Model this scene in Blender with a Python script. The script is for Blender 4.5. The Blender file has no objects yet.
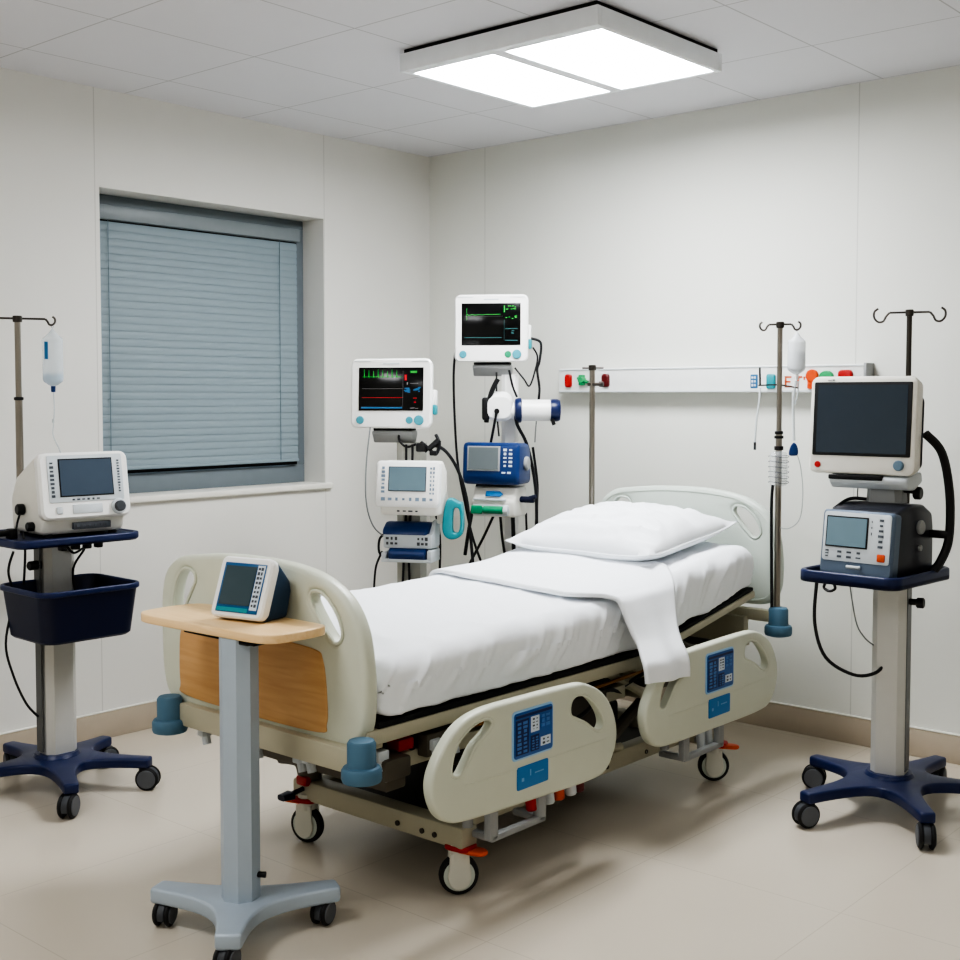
import bpy, bmesh, math, random
from mathutils import Vector, Matrix, noise
random.seed(7)
C = bpy.context.scene.collection
R = math.radians
PI = math.pi

# ------------------------------------------------------------------ materials
def lin(c):
    o = []
    for v in c:
        v /= 255.0
        o.append(v / 12.92 if v <= .04045 else ((v + .055) / 1.055) ** 2.4)
    return (o[0], o[1], o[2], 1)

def mat(name, rgb, rough=.5, metal=0, var=.05, scale=18, bump=0, bscale=200, emit=0, emit_rgb=None, trans=0, coat=0, ior=1.45, alpha=1):
    m = bpy.data.materials.new(name); m.use_nodes = True
    nt = m.node_tree; N = nt.nodes; L = nt.links
    b = N['Principled BSDF']
    c = lin(rgb)
    tc = N.new('ShaderNodeTexCoord')
    nz = N.new('ShaderNodeTexNoise'); nz.inputs['Scale'].default_value = scale; nz.inputs['Detail'].default_value = 3
    L.new(tc.outputs['Object'], nz.inputs['Vector'])
    mx = N.new('ShaderNodeMix'); mx.data_type = 'RGBA'
    mx.inputs['A'].default_value = tuple(v * (1 - var) for v in c[:3]) + (1,)
    mx.inputs['B'].default_value = tuple(min(1, v * (1 + var)) for v in c[:3]) + (1,)
    L.new(nz.outputs['Fac'], mx.inputs['Factor'])
    L.new(mx.outputs['Result'], b.inputs['Base Color'])
    b.inputs['Roughness'].default_value = rough
    b.inputs['Metallic'].default_value = metal
    b.inputs['IOR'].default_value = ior
    if trans: b.inputs['Transmission Weight'].default_value = trans
    if alpha < 1: b.inputs['Alpha'].default_value = alpha
    if coat: b.inputs['Coat Weight'].default_value = coat
    if emit:
        b.inputs['Emission Color'].default_value = lin(emit_rgb or rgb)
        b.inputs['Emission Strength'].default_value = emit
    if bump:
        n2 = N.new('ShaderNodeTexNoise'); n2.inputs['Scale'].default_value = bscale; n2.inputs['Detail'].default_value = 4
        L.new(tc.outputs['Object'], n2.inputs['Vector'])
        bp = N.new('ShaderNodeBump'); bp.inputs['Strength'].default_value = bump; bp.inputs['Distance'].default_value = .01
        L.new(n2.outputs['Fac'], bp.inputs['Height']); L.new(bp.outputs['Normal'], b.inputs['Normal'])
    return m

def seam_mat(name, rgb, rough, seams, depth=.35, mottle=.04, mscale=1.5, spec=.5, bump=.0):
    """plain surface with thin darker seams; seams = [(axis, offset, spacing, halfwidth)] in world metres"""
    m = mat(name, rgb, rough, var=mottle, scale=mscale)
    nt = m.node_tree; N = nt.nodes; L = nt.links
    b = N['Principled BSDF']; b.inputs['Specular IOR Level'].default_value = spec
    src = b.inputs['Base Color'].links[0].from_socket
    geo = N.new('ShaderNodeNewGeometry'); sep = N.new('ShaderNodeSeparateXYZ'); L.new(geo.outputs['Position'], sep.inputs[0])
    tot = None
    def mth(op, a, bb=None):
        n = N.new('ShaderNodeMath'); n.operation = op
        for i, v in enumerate((a, bb)):
            if v is None: continue
            if isinstance(v, (int, float)): n.inputs[i].default_value = v
            else: L.new(v, n.inputs[i])
        return n.outputs[0]
    for ax, off, sp, hw in seams:
        q = mth('ADD', mth('DIVIDE', mth('SUBTRACT', sep.outputs[ax], off), sp), 100.5)
        q = mth('MULTIPLY', mth('ABSOLUTE', mth('SUBTRACT', mth('FRACT', q), .5)), sp)
        q = mth('LESS_THAN', q, hw)
        tot = q if tot is None else mth('MAXIMUM', tot, q)
    mx = N.new('ShaderNodeMix'); mx.data_type = 'RGBA'; mx.blend_type = 'MULTIPLY'
    L.new(mth('MULTIPLY', tot, depth), mx.inputs['Factor']); L.new(src, mx.inputs['A'])
    mx.inputs['B'].default_value = (.12, .11, .1, 1)
    L.new(mx.outputs['Result'], b.inputs['Base Color'])
    return m

def wood_mat(name, rgb_a, rgb_b, rough=.4, axis_scale=(3, 40, 40)):
    m = bpy.data.materials.new(name); m.use_nodes = True
    N = m.node_tree.nodes; L = m.node_tree.links; b = N['Principled BSDF']
    tc = N.new('ShaderNodeTexCoord'); mp = N.new('ShaderNodeMapping'); mp.inputs['Scale'].default_value = axis_scale
    L.new(tc.outputs['Object'], mp.inputs['Vector'])
    nz = N.new('ShaderNodeTexNoise'); nz.inputs['Scale'].default_value = 1; nz.inputs['Detail'].default_value = 6; nz.inputs['Distortion'].default_value = .6
    L.new(mp.outputs['Vector'], nz.inputs['Vector'])
    cr = N.new('ShaderNodeValToRGB'); cr.color_ramp.elements[0].color = lin(rgb_a); cr.color_ramp.elements[1].color = lin(rgb_b)
    cr.color_ramp.elements[0].position = .3; cr.color_ramp.elements[1].position = .7
    L.new(nz.outputs['Fac'], cr.inputs['Fac']); L.new(cr.outputs['Color'], b.inputs['Base Color'])
    b.inputs['Roughness'].default_value = rough
    return m

CEIL = 2.68
DIFF = 19
M = {}
M['wall_l'] = seam_mat('wall_paint_left', (221, 220, 215), .75, [(1, -1.985, 1.244, .0025)], .22)
M['wall_b'] = seam_mat('wall_paint_back', (220, 221, 215), .75, [(0, .386, 1.987, .0025)], .22)
M['wall'] = mat('wall_paint', (222, 220, 212), .75)
M['ceiling'] = seam_mat('ceiling_tile', (216, 216, 221), .85, [(0, .31, .54, .003), (1, -.62, .61, .003)], .38)
M['floor'] = seam_mat('vinyl_floor', (200, 191, 176), .25, [(0, 1.84, .62, .0018), (1, -3.17, .78, .0018)], .16, .05, .9, .5)
M['base'] = mat('baseboard_vinyl', (182, 170, 153), .45)
M['trim'] = mat('trim_paint', (228, 226, 218), .5)
M['frame'] = mat('window_frame_grey', (114, 123, 129), .45)
M['blind'] = mat('blind_slat', (136, 151, 158), .5, var=.03)
M['headrail'] = mat('blind_head_rail', (126, 134, 138), .4)
M['black'] = mat('black_plastic', (18, 18, 20), .45)
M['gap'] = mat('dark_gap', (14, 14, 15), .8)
M['cord'] = mat('blind_cord', (96, 114, 124), .7)
M['glass'] = mat('window_glass', (215, 230, 235), .05, trans=1)
M['white'] = mat('white_plastic', (236, 236, 234), .35, var=.02)
M['offwhite'] = mat('offwhite_plastic', (222, 220, 212), .4, var=.02)
M['lgrey'] = mat('light_grey_plastic', (196, 202, 206), .4)
M['mgrey'] = mat('mid_grey_plastic', (150, 152, 152), .45)
M['dgrey'] = mat('dark_grey_plastic', (70, 73, 78), .5)
M['tyre'] = mat('black_rubber', (26, 26, 28), .6)
M['wheel'] = mat('grey_wheel', (92, 95, 100), .5)
M['navy'] = mat('navy_plastic', (23, 36, 78), .35, var=.08)
M['navydark'] = mat('dark_navy_plastic', (17, 24, 52), .4, var=.08)
M['blue'] = mat('medical_blue', (22, 52, 104), .35)
M['bumper'] = mat('bumper_blue', (78, 112, 134), .5)
M['teal'] = mat('teal_plastic', (40, 140, 150), .35)
M['green'] = mat('green_plastic', (28, 140, 100), .4)
M['tealbtn'] = mat('teal_button', (70, 150, 165), .4)
M['alu'] = mat('column_aluminium', (200, 200, 196), .38, .25, var=.03)
M['alud'] = mat('column_side_grey', (110, 112, 112), .4, .3)
M['tablegrey'] = mat('table_frame_grey', (172, 184, 196), .38, .15, var=.03)
M['steel'] = mat('brushed_steel', (150, 144, 136), .28, .95)
M['steeld'] = mat('dark_steel', (82, 78, 74), .3, .9)
M['beige'] = mat('bed_plastic_beige', (202, 205, 189), .38, var=.02)
M['beigepale'] = mat('bed_plastic_pale', (194, 202, 194), .38, var=.02)
M['frameb'] = mat('bed_frame_paint', (178, 173, 152), .4, var=.04)
M['framed'] = mat('bed_mechanism', (92, 86, 76), .5, .2)
M['mech'] = mat('dark_mechanism', (56, 51, 46), .6)
M['brass'] = mat('brass_rod', (150, 100, 48), .35, .6)
M['red'] = mat('red_plastic', (172, 30, 28), .4)
M['redd'] = mat('dark_red_plastic', (92, 18, 20), .4)
M['orange'] = mat('orange_plastic', (206, 78, 30), .4)
M['greenb'] = mat('green_button', (36, 150, 92), .4)
M['sheet'] = mat('cotton_sheet', (240, 243, 247), .85, var=.015, bump=.06, bscale=60)
M['woodtop'] = wood_mat('maple_laminate', (228, 192, 140), (238, 206, 160), .35, (4, 60, 60))
M['woodpanel'] = wood_mat('beech_panel', (196, 150, 98), (208, 164, 112), .4, (5, 30, 60))
M['scr_blue'] = mat('screen_blue', (72, 82, 94), .12, emit=.05, emit_rgb=(90, 120, 150))
M['scr_grey'] = mat('screen_grey', (96, 116, 126), .15, emit=.12, emit_rgb=(120, 145, 155))
M['scr_dark'] = mat('screen_dark', (52, 60, 68), .1, emit=.03, emit_rgb=(70, 90, 110))
M['scr_black'] = mat('screen_black', (6, 7, 9), .15)
M['scr_table'] = mat('screen_table', (66, 80, 86), .15, emit=.05, emit_rgb=(80, 100, 105))
M['w_green'] = mat('trace_green', (36, 140, 50), .5, emit=.12, emit_rgb=(40, 200, 70))
M['w_red'] = mat('trace_red', (170, 26, 34), .5, emit=.1, emit_rgb=(220, 30, 40))
M['w_blue'] = mat('trace_blue', (40, 96, 140), .5, emit=.08, emit_rgb=(50, 130, 180))
M['w_white'] = mat('trace_white', (110, 110, 110), .5, emit=.05)
M['w_teal'] = mat('trace_teal', (40, 86, 86), .5, emit=.05)
M['key'] = mat('key_print', (78, 84, 92), .5)
M['keylight'] = mat('key_print_light', (206, 216, 226), .5)
M['panelblue'] = mat('panel_blue', (40, 92, 160), .35)
M['panelnavy'] = mat('panel_navy', (16, 40, 92), .35)
M['badge'] = mat('badge_blue', (36, 116, 178), .4)
M['rimblue'] = mat('panel_rim', (150, 190, 222), .4)
M['clear'] = mat('clear_plastic', (226, 236, 244), .12, alpha=.42)
M['fluid'] = mat('pale_blue_fluid', (176, 208, 230), .15, alpha=.6)
M['bagwhite'] = mat('milky_bag', (228, 232, 236), .3, alpha=.62)
M['tubew'] = mat('clear_tube', (214, 220, 222), .25, alpha=.75)
M['tubeg'] = mat('grey_tube', (168, 172, 172), .35)
M['cable'] = mat('black_cable', (22, 22, 26), .45)
M['cableg'] = mat('grey_cable', (130, 134, 134), .45)
M['diff'] = mat('light_diffuser', (255, 255, 255), .6, emit=DIFF, emit_rgb=(250, 252, 255))
M['lampframe'] = mat('lamp_housing', (238, 242, 246), .45)

# ------------------------------------------------------------------ mesh helpers
def cat(pts, n=6, closed=False):
    """Catmull-Rom through points (2-D or 3-D)"""
    P = [Vector(p) for p in pts]; out = []
    k = len(P)
    rng = range(k) if closed else range(k - 1)
    for i in rng:
        if closed: a, b, c, d = P[i - 1], P[i], P[(i + 1) % k], P[(i + 2) % k]
        else: a, b, c, d = P[max(i - 1, 0)], P[i], P[i + 1], P[min(i + 2, k - 1)]
        for j in range(n):
            t = j / n
            out.append(.5 * ((2 * b) + (c - a) * t + (2 * a - 5 * b + 4 * c - d) * t * t + (3 * b - a - 3 * c + d) * t ** 3))
    if not closed: out.append(P[-1])
    return out

def rrect(w, h, r, n=5, cx=0, cz=0):
    r = max(min(r, w / 2 - 1e-5, h / 2 - 1e-5), 1e-5); o = []
    for sx, sz, a0 in ((1, 1, 0), (-1, 1, 90), (-1, -1, 180), (1, -1, 270)):
        for i in range(n + 1):
            a = R(a0 + 90 * i / n)
            o.append((cx + sx * (w / 2 - r) + r * math.cos(a), cz + sz * (h / 2 - r) + r * math.sin(a)))
    return o

def T(x, y, z): return Matrix.Translation((x, y, z))
def RX(a): return Matrix.Rotation(R(a), 4, 'X')
def RY(a): return Matrix.Rotation(R(a), 4, 'Y')
def RZ(a): return Matrix.Rotation(R(a), 4, 'Z')
XZ = Matrix(((1, 0, 0, 0), (0, 0, -1, 0), (0, 1, 0, 0), (0, 0, 0, 1)))    # plate plane xy -> xz, thickness along -y
YZ = Matrix(((0, 0, 1, 0), (1, 0, 0, 0), (0, 1, 0, 0), (0, 0, 0, 1)))     # plate plane xy -> yz, thickness along x

class MB:
    def __init__(self, M0=None):
        self.bm = bmesh.new(); self.M = M0 or Matrix.Identity(4)
    def _merge(self, b, mtx=None):
        bmesh.ops.transform(b, matrix=self.M @ (mtx or Matrix.Identity(4)), verts=b.verts)
        me = bpy.data.meshes.new('tmp'); b.to_mesh(me); b.free()
        self.bm.from_mesh(me); bpy.data.meshes.remove(me)
        return self
    def box(self, x0, x1, y0, y1, z0, z1, bev=0, seg=2, mtx=None):
        b = bmesh.new(); bmesh.ops.create_cube(b, size=1)
        for v in b.verts:
            v.co = Vector((x0 + (v.co.x + .5) * (x1 - x0), y0 + (v.co.y + .5) * (y1 - y0), z0 + (v.co.z + .5) * (z1 - z0)))
        if bev: bmesh.ops.bevel(b, geom=list(b.edges), offset=bev, segments=seg, affect='EDGES', profile=.5)
        return self._merge(b, mtx)
    def loft(self, secs, mtx=None, cap=True):
        b = bmesh.new(); rows = [[b.verts.new(Vector(p)) for p in s] for s in secs]
        k = len(rows[0])
        for r0, r1 in zip(rows, rows[1:]):
            for i in range(k): b.faces.new((r0[i], r0[(i + 1) % k], r1[(i + 1) % k], r1[i]))
        if cap: b.faces.new(rows[0][::-1]); b.faces.new(rows[-1])
        bmesh.ops.recalc_face_normals(b, faces=list(b.faces))
        return self._merge(b, mtx)
    def shell(self, secs, mtx=None, n=5):
        """rounded-rect sections along y: (y, w, h, r, cx, cz)"""
        return self.loft([[(x, s[0], z) for x, z in rrect(s[1], s[2], s[3], n, s[4], s[5])] for s in secs], mtx)
    def cyl(self, p0, p1, r0, r1=None, n=24, bev=0):
        p0, p1 = Vector(p0), Vector(p1); r1 = r0 if r1 is None else r1
        d = p1 - p0; q = d.to_track_quat('Z', 'Y').to_matrix().to_4x4(); h = d.length
        prof = [(r0, 0), (r1, h)] if not bev else [(r0 - bev, 0), (r0, bev), (r1, h - bev), (r1 - bev, h)]
        return self.lathe(prof, Matrix.Translation(p0) @ q, n)
    def lathe(self, prof, mtx=None, n=24):
        return self.loft([[(max(r, 1e-4) * math.cos(2 * PI * i / n), max(r, 1e-4) * math.sin(2 * PI * i / n), z) for i in range(n)] for r, z in prof], mtx)
    def tube(self, pts, r, n=8, smooth=6, closed=False):
        P = cat(pts, smooth) if smooth else [Vector(p) for p in pts]
        P = [p for i, p in enumerate(P) if i == 0 or (p - P[i - 1]).length > 1e-6]
        secs = []; up = None
        for i, p in enumerate(P):
            t = (P[min(i + 1, len(P) - 1)] - P[max(i - 1, 0)]).normalized()
            if up is None:
                up = t.orthogonal().normalized()
            up = (up - t * up.dot(t)).normalized(); s = t.cross(up)
            rr = r(i / (len(P) - 1)) if callable(r) else r
            secs.append([p + (up * math.cos(2 * PI * j / n) + s * math.sin(2 * PI * j / n)) * rr for j in range(n)])
        return self.loft(secs)
    def prism(self, prof, x0, x1, bev=0, seg=3):
        """(y, z) outline extruded along x"""
        b = bmesh.new()
        a = [b.verts.new((x0, y, z)) for y, z in prof]; c = [b.verts.new((x1, y, z)) for y, z in prof]
        k = len(prof)
        for i in range(k): b.faces.new((a[i], a[(i + 1) % k], c[(i + 1) % k], c[i]))
        b.faces.new(a[::-1]); b.faces.new(c)
        bmesh.ops.recalc_face_normals(b, faces=list(b.faces))
        if bev: bmesh.ops.bevel(b, geom=list(b.edges), offset=bev, segments=seg, affect='EDGES', profile=.5)
        return self._merge(b)
    def plate(self, outline, t, bev, mtx=None, holes=(), res=3):
        """2-D outline with holes, thickness t centred on its plane, rounded rim"""
        b = bmesh.new(); topE = []; botE = []
        for li, o in enumerate([outline] + list(holes)):
            P = []
            for q in o:
                q = Vector((q[0], q[1]))
                if not P or (q - P[-1]).length > 1e-5: P.append(q)
            if (P[0] - P[-1]).length < 1e-5: P.pop()
            area2 = sum(p.x * q.y - q.x * p.y for p, q in zip(P, P[1:] + P[:1]))
            if (area2 > 0) != (li == 0): P.reverse()
            k = len(P); Nn = []
            for i in range(k):
                d0 = (P[i] - P[i - 1]).normalized(); d1 = (P[(i + 1) % k] - P[i]).normalized()
                m_ = Vector((-d0.y - d1.y, d0.x + d1.x)); L_ = m_.length
                m_ = m_ / L_ if L_ > 1e-6 else Vector((-d0.y, d0.x))
                Nn.append(m_ / max(.6, m_.dot(Vector((-d0.y, d0.x)))))
            secs = []
            for j in range(res + 1):
                an = PI / 2 * (1 - j / res); secs.append((bev * (1 - math.cos(an)), -t / 2 + bev * (1 - math.sin(an))))
            secs += [(i_, -z_) for i_, z_ in secs[::-1]]
            rings = [[b.verts.new((P[i].x + Nn[i].x * ins, P[i].y + Nn[i].y * ins, z)) for i in range(k)] for ins, z in secs]
            for r0, r1 in zip(rings, rings[1:]):
                if (r0[0].co - r1[0].co).length < 1e-7: continue
                for i in range(k): b.faces.new((r0[i], r0[(i + 1) % k], r1[(i + 1) % k], r1[i]))
            for rg, dst in ((rings[0], botE), (rings[-1], topE)):
                for i in range(k):
                    dst.append(b.edges.get((rg[i], rg[(i + 1) % k])) or b.edges.new((rg[i], rg[(i + 1) % k])))
        for ed in (botE, topE): bmesh.ops.triangle_fill(b, use_beauty=True, use_dissolve=False, edges=ed)
        bmesh.ops.remove_doubles(b, verts=b.verts, dist=1e-6)
        bmesh.ops.recalc_face_normals(b, faces=list(b.faces))
        return self._merge(b, mtx)
    def ribbon(self, pts, w, y=0):
        """thin flat line in the xz plane, facing -y"""
        b = bmesh.new(); P = [Vector((p[0], 0, p[1])) for p in pts]
        for a, c in zip(P, P[1:]):
            d = (c - a).normalized(); s = Vector((-d.z, 0, d.x)) * w / 2; e = d * w * .3
            q = [b.verts.new(v + Vector((0, y, 0))) for v in (a - s - e, c - s + e, c + s + e, a + s - e)]
            b.faces.new(q)
        return self._merge(b)
    def text(self, body, size, mtx):
        cu = bpy.data.curves.new('tmp', 'FONT'); cu.body = body; cu.size = size; cu.extrude = .0016; cu.align_x = 'CENTER'; cu.align_y = 'CENTER'
        ob = bpy.data.objects.new('tmp', cu); C.objects.link(ob)
        dg = bpy.context.evaluated_depsgraph_get(); dg.update()
        me = bpy.data.meshes.new_from_object(ob.evaluated_get(dg))
        bpy.data.objects.remove(ob); bpy.data.curves.remove(cu)
        b = bmesh.new(); b.from_mesh(me); bpy.data.meshes.remove(me)
        return self._merge(b, mtx)
    def mesh(self, name, m, angle=35):
        me = bpy.data.meshes.new(name)
        self.bm.to_mesh(me); self.bm.free()
        me.materials.append(M[m] if isinstance(m, str) else m)
        me.polygons.foreach_set('use_smooth', [True] * len(me.polygons))
        me.set_sharp_from_angle(angle=R(angle))
        return me
    def build(self, name, m, parent=None, angle=35, label=None):
        return put(name, self.mesh(name, m, angle), parent, label=label)

def put(name, me, parent=None, loc=(0, 0, 0), rz=0, label=None):
    o = bpy.data.objects.new(name, me); C.objects.link(o)
    o.parent = parent; o.location = loc; o.rotation_euler = (0, 0, R(rz))
    if label: o['label'] = label
    return o

def tag(o, label, category, group=None):
    o['label'] = label; o['category'] = category
    if group: o['group'] = group
    return o

def thing(name, label, category, loc=(0, 0, 0), rz=0, group=None):
    o = bpy.data.objects.new(name, None); C.objects.link(o)
    o.empty_display_size = .1
    o.location = loc; o.rotation_euler = (0, 0, R(rz))
    return tag(o, label, category, group)

def struct(o):
    o['kind'] = 'structure'; return o

# ------------------------------------------------------------------ room
XR, YF = 5.7, -6.1
struct(MB().box(0, XR, YF, 0, -.06, 0).build('floor', 'floor'))
struct(MB().box(-.25, XR + .1, YF - .1, .1, CEIL, CEIL + .06).build('ceiling', 'ceiling'))
struct(MB().box(-.25, XR + .1, 0, .1, -.06, CEIL).build('wall_back', 'wall_b'))
struct(MB().box(XR, XR + .1, YF - .1, 0, -.06, CEIL).build('wall_right', 'wall'))
struct(MB().box(-.25, XR, YF - .1, YF, -.06, CEIL).build('wall_front', 'wall'))
WY0, WY1, WZ0, WZ1 = -1.965, -.746, .998, 2.28
w = MB()
w.box(-.25, 0, YF, WY0, -.06, CEIL); w.box(-.25, 0, WY1, 0, -.06, CEIL)
w.box(-.25, 0, WY0, WY1, -.06, WZ0); w.box(-.25, 0, WY0, WY1, WZ1, CEIL)
struct(w.build('wall_left', 'wall_l'))
BH = .112
struct(MB().box(0, .012, YF, 0, 0, BH, .003).build('baseboard_left', 'base'))
struct(MB().box(.012, XR, -.012, 0, 0, BH, .003).build('baseboard_back', 'base'))
# light strip on top of each baseboard
struct(MB().box(0, .014, YF, -.014, BH, BH + .005, .001).build('trim_1', 'trim'))
struct(MB().box(0, XR, -.014, 0, BH, BH + .005, .001).build('trim_2', 'trim'))

# window: frame, glass, sill
win = struct(thing('window_1', 'grey framed window set deep in the left wall', 'window', (-.15, (WY0 + WY1) / 2, WZ0)))
del win['category']
hw, hh = (WY1 - WY0) / 2, WZ1 - WZ0
f = MB()
for y0, y1, z0, z1 in ((-hw, hw, 0, .088), (-hw, hw, hh - .045, hh), (-hw, -hw + .064, .088, hh - .045), (hw - .064, hw, .088, hh - .045)):
    f.box(-.05, .0, y0, y1, z0, z1, .003)
f.build('window_frame', 'frame', win)
MB().box(-.04, -.034, -hw + .03, hw - .03, .045, hh - .04).build('pane', 'glass', win)
struct(MB().box(-.15, .022, WY0 - .03, WY1 + .034, WZ0 - .022, WZ0 + .004, .004).build('trim_3', 'trim'))

# blind
bl = thing('venetian_blind', 'closed blue-grey horizontal slat blind in the window recess', 'blind', (-.148, (WY0 + WY1) / 2, WZ0 + .078))
bh = WZ1 - WZ0 - .078
MB().box(.002, .05, -hw + .036, hw - .062, bh - .11, bh - .05, .004).build('head_rail', 'headrail', bl)
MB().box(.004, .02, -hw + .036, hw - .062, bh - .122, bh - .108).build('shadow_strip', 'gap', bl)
s = MB(); n = 32; z0, z1 = .045, bh - .118; pit = (z1 - z0) / n
for i in range(n):
    zc = z0 + pit * (i + .5); prof = []
    for k in range(5):
        u = -1 + k / 2
        prof.append((.024 - .0024 * u + .0022 * (1 - u * u), zc + u * pit * .56))
    b = bmesh.new()
    a = [b.verts.new((x, -hw + .04, z)) for x, z in prof]; c = [b.verts.new((x, hw - .066, z)) for x, z in prof]
    for k in range(4): b.faces.new((a[k], c[k], c[k + 1], a[k + 1]))
    s._merge(b)
s.build('slats', 'blind', bl, 60)
MB().box(.012, .034, -hw + .038, hw - .064, .03, .045, .004).build('bottom_rail', 'blind', bl)
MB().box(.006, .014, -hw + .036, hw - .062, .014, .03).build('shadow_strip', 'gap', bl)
for yy in (-hw + .11, hw - .18):
    MB().cyl((.035, yy, .04), (.035, yy, bh - .1), .0015, n=6).build('cord', 'cord', bl)

# ceiling light
lx0, lx1, ly0, ly1, lz = 1.322, 2.203, -1.555, -.787, 2.60
cl = thing('ceiling_light', 'square grey ceiling light with two glowing white panels', 'light', ((lx0 + lx1) / 2, (ly0 + ly1) / 2, CEIL))
hx, hy = (lx1 - lx0) / 2, (ly1 - ly0) / 2
zt = -.016; zb = lz - CEIL
f = MB()
f.box(-hx, hx, -hy, -hy + .022, zb, zt, .003); f.box(-hx, hx, hy - .022, hy, zb, zt, .003)
f.box(-hx, -hx + .022, -hy + .022, hy - .022, zb, zt, .003); f.box(hx - .022, hx, -hy + .022, hy - .022, zb, zt, .003)
f.box(-.035, .02, -hy + .022, hy - .022, zb - .001, zt, .003); f.box(-hx + .02, hx - .02, -hy + .02, -hy + .05, zb, zt, .002)
f.box(-hx + .02, hx - .02, -hy + .02, hy - .02, zt - .012, zt)
f.build('housing', 'lampframe', cl)
MB().box(-hx + .012, hx - .012, -hy + .012, hy - .012, zt, 0).build('gap_shade', 'gap', cl)  # near-black slab: shade of the gap above the housing, put into colour
MB().box(-hx + .022, -.028, -hy + .022, hy - .022, zb + .006, zb + .012).build('diffuser', 'diff', cl)
MB().box(.012, hx - .022, -hy + .022, hy - .022, zb + .006, zb + .012).build('diffuser', 'diff', cl)

# ------------------------------------------------------------------ shared: casters and star bases
def caster_meshes(r, tw, drop=0):
    """twin-wheel swivel caster, stem at origin top z=0, wheels trailing along +x"""
    ht = 2 * r + drop
    h = MB(); off = r * .42
    h.cyl((0, 0, -r * .75 - drop), (0, 0, 0), r * .36, n=14)
    pts = []
    for i in range(13):
        a = R(-25 + 215 * i / 12); pts.append((off + r * .93 * math.cos(a), -(ht - r) + r * .93 * math.sin(a) + 0))
    pts += [(off - r * .45, -ht + r * .75), (off + r * .5, -ht + r * .75)]
    h.plate([(p[0], p[1]) for p in pts], tw * .42, .002, XZ)
    hood = h.mesh('hood', 'dgrey')
    ws = []
    w_ = MB()
    w_.cyl((0, -tw * .5, 0), (0, -tw * .2, 0), r, n=28, bev=r * .13)
    tyre = w_.mesh('wheel', 'tyre')
    d_ = MB(); d_.cyl((0, -tw * .5 - .0025, 0), (0, -tw * .45, 0), r * .8, n=28, bev=.0015)
    disc = d_.mesh('hub_disc', 'wheel')
    return hood, tyre, disc, off, r + drop

def add_caster(parent, cm, x, y, ztop, ang):
    hood, tyre, disc, off, r = cm
    c = put('caster', hood, parent, (x, y, ztop), ang)
    for s in (0, 180):
        wb = put('wheel', tyre, c, (off, 0, -r), s)
        d = put('hub_disc', disc, c, (off, 0, -r), s)
    return c

def star_outline(legs, w_hub, w_end, rb):
    """legs: [(angle deg, length)], ordered by angle"""
    o = []
    k = len(legs)
    for i, (a, L) in enumerate(legs):
        d = Vector((math.cos(R(a)), math.sin(R(a)))); nn = Vector((-d.y, d.x))
        a2 = legs[(i + 1) % k][0] + (360 if i == k - 1 else 0)
        e0, e1 = d * L - nn * w_end, d * L + nn * w_end
        q = .012
        o += [tuple(e0 - d * q), tuple(e0 - d * q * .3 + nn * q * .3), tuple(e0 + nn * q), tuple(e1 - nn * q), tuple(e1 - d * q * .3 - nn * q * .3), tuple(e1 - d * q)]
        am = R((a + a2) / 2); mid = Vector((math.cos(am), math.sin(am))) * rb
        d2 = Vector((math.cos(R(a2)), math.sin(R(a2)))); n2 = Vector((-d2.y, d2.x)); L2 = legs[(i + 1) % k][1]
        A = e1 - d * q; B = d2 * (L2 - q) - n2 * w_end
        ctrl = mid
        for t in [j / 14 for j in range(1, 14)]:
            u = 1 - t
            # cubic pulled towards the hub so the legs keep their width
            c1 = d * (L * .30) + nn * w_hub; c2 = d2 * (L2 * .30) - n2 * w_hub
            c1 = c1.lerp(ctrl, .35); c2 = c2.lerp(ctrl, .35)
            p = A * u ** 3 + c1 * 3 * u * u * t + c2 * 3 * u * t * t + B * t ** 3
            o.append(tuple(p))
    return o

CM_CART = caster_meshes(.042, .05)
CM_TABLE = caster_meshes(.034, .046, .012)

def five_star(parent, L, a0, mname, zt=.118, cm=CM_CART, cast_ang=None, vecs=None):
    legs = [(a0 + 72 * i, L) for i in range(5)]
    if vecs:
        rz = math.degrees(parent.rotation_euler.z)
        tr = sorted(((math.degrees(math.atan2(v[1], v[0])) - rz) % 360, math.hypot(v[0], v[1]) + .015, v[2] - rz) for v in vecs)
        legs = [t[:2] for t in tr]; cast_ang = [t[2] for t in tr]
    b = MB(); b.plate(star_outline(legs, .034, .026, .085), .036, .008, T(0, 0, zt - .018))
    b.lathe([(.09, zt - .01), (.075, zt + .012), (.07, zt + .012)], None, 28)
    b.build('base', mname, parent)
    for i, (a, l) in enumerate(legs):
        ca = (cast_ang[i] if cast_ang else a + 40)
        add_caster(parent, cm, (l - .03) * math.cos(R(a)), (l - .03) * math.sin(R(a)), .084, ca)

def column_profile(w, d, c):
    return [(-w / 2 + c, -d / 2), (w / 2 - c, -d / 2), (w / 2, -d / 2 + c), (w / 2, d / 2 - c), (w / 2 - c, d / 2), (-w / 2 + c, d / 2), (-w / 2, d / 2 - c), (-w / 2, -d / 2 + c)]

def hook(b, x, z, s, r=.004, sc=1.0):
    """open hook in xz plane starting at (x,z), curling outward in direction s"""
    pts = [(x, 0, z), (x + s * .012 * sc, 0, z - .014 * sc), (x + s * .022 * sc, 0, z - .032 * sc), (x + s * .04 * sc, 0, z - .034 * sc), (x + s * .054 * sc, 0, z - .018 * sc), (x + s * .054 * sc, 0, z + .004 * sc), (x + s * .04 * sc, 0, z + .016 * sc)]
    b.tube(pts, r, 8, 5)

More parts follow.
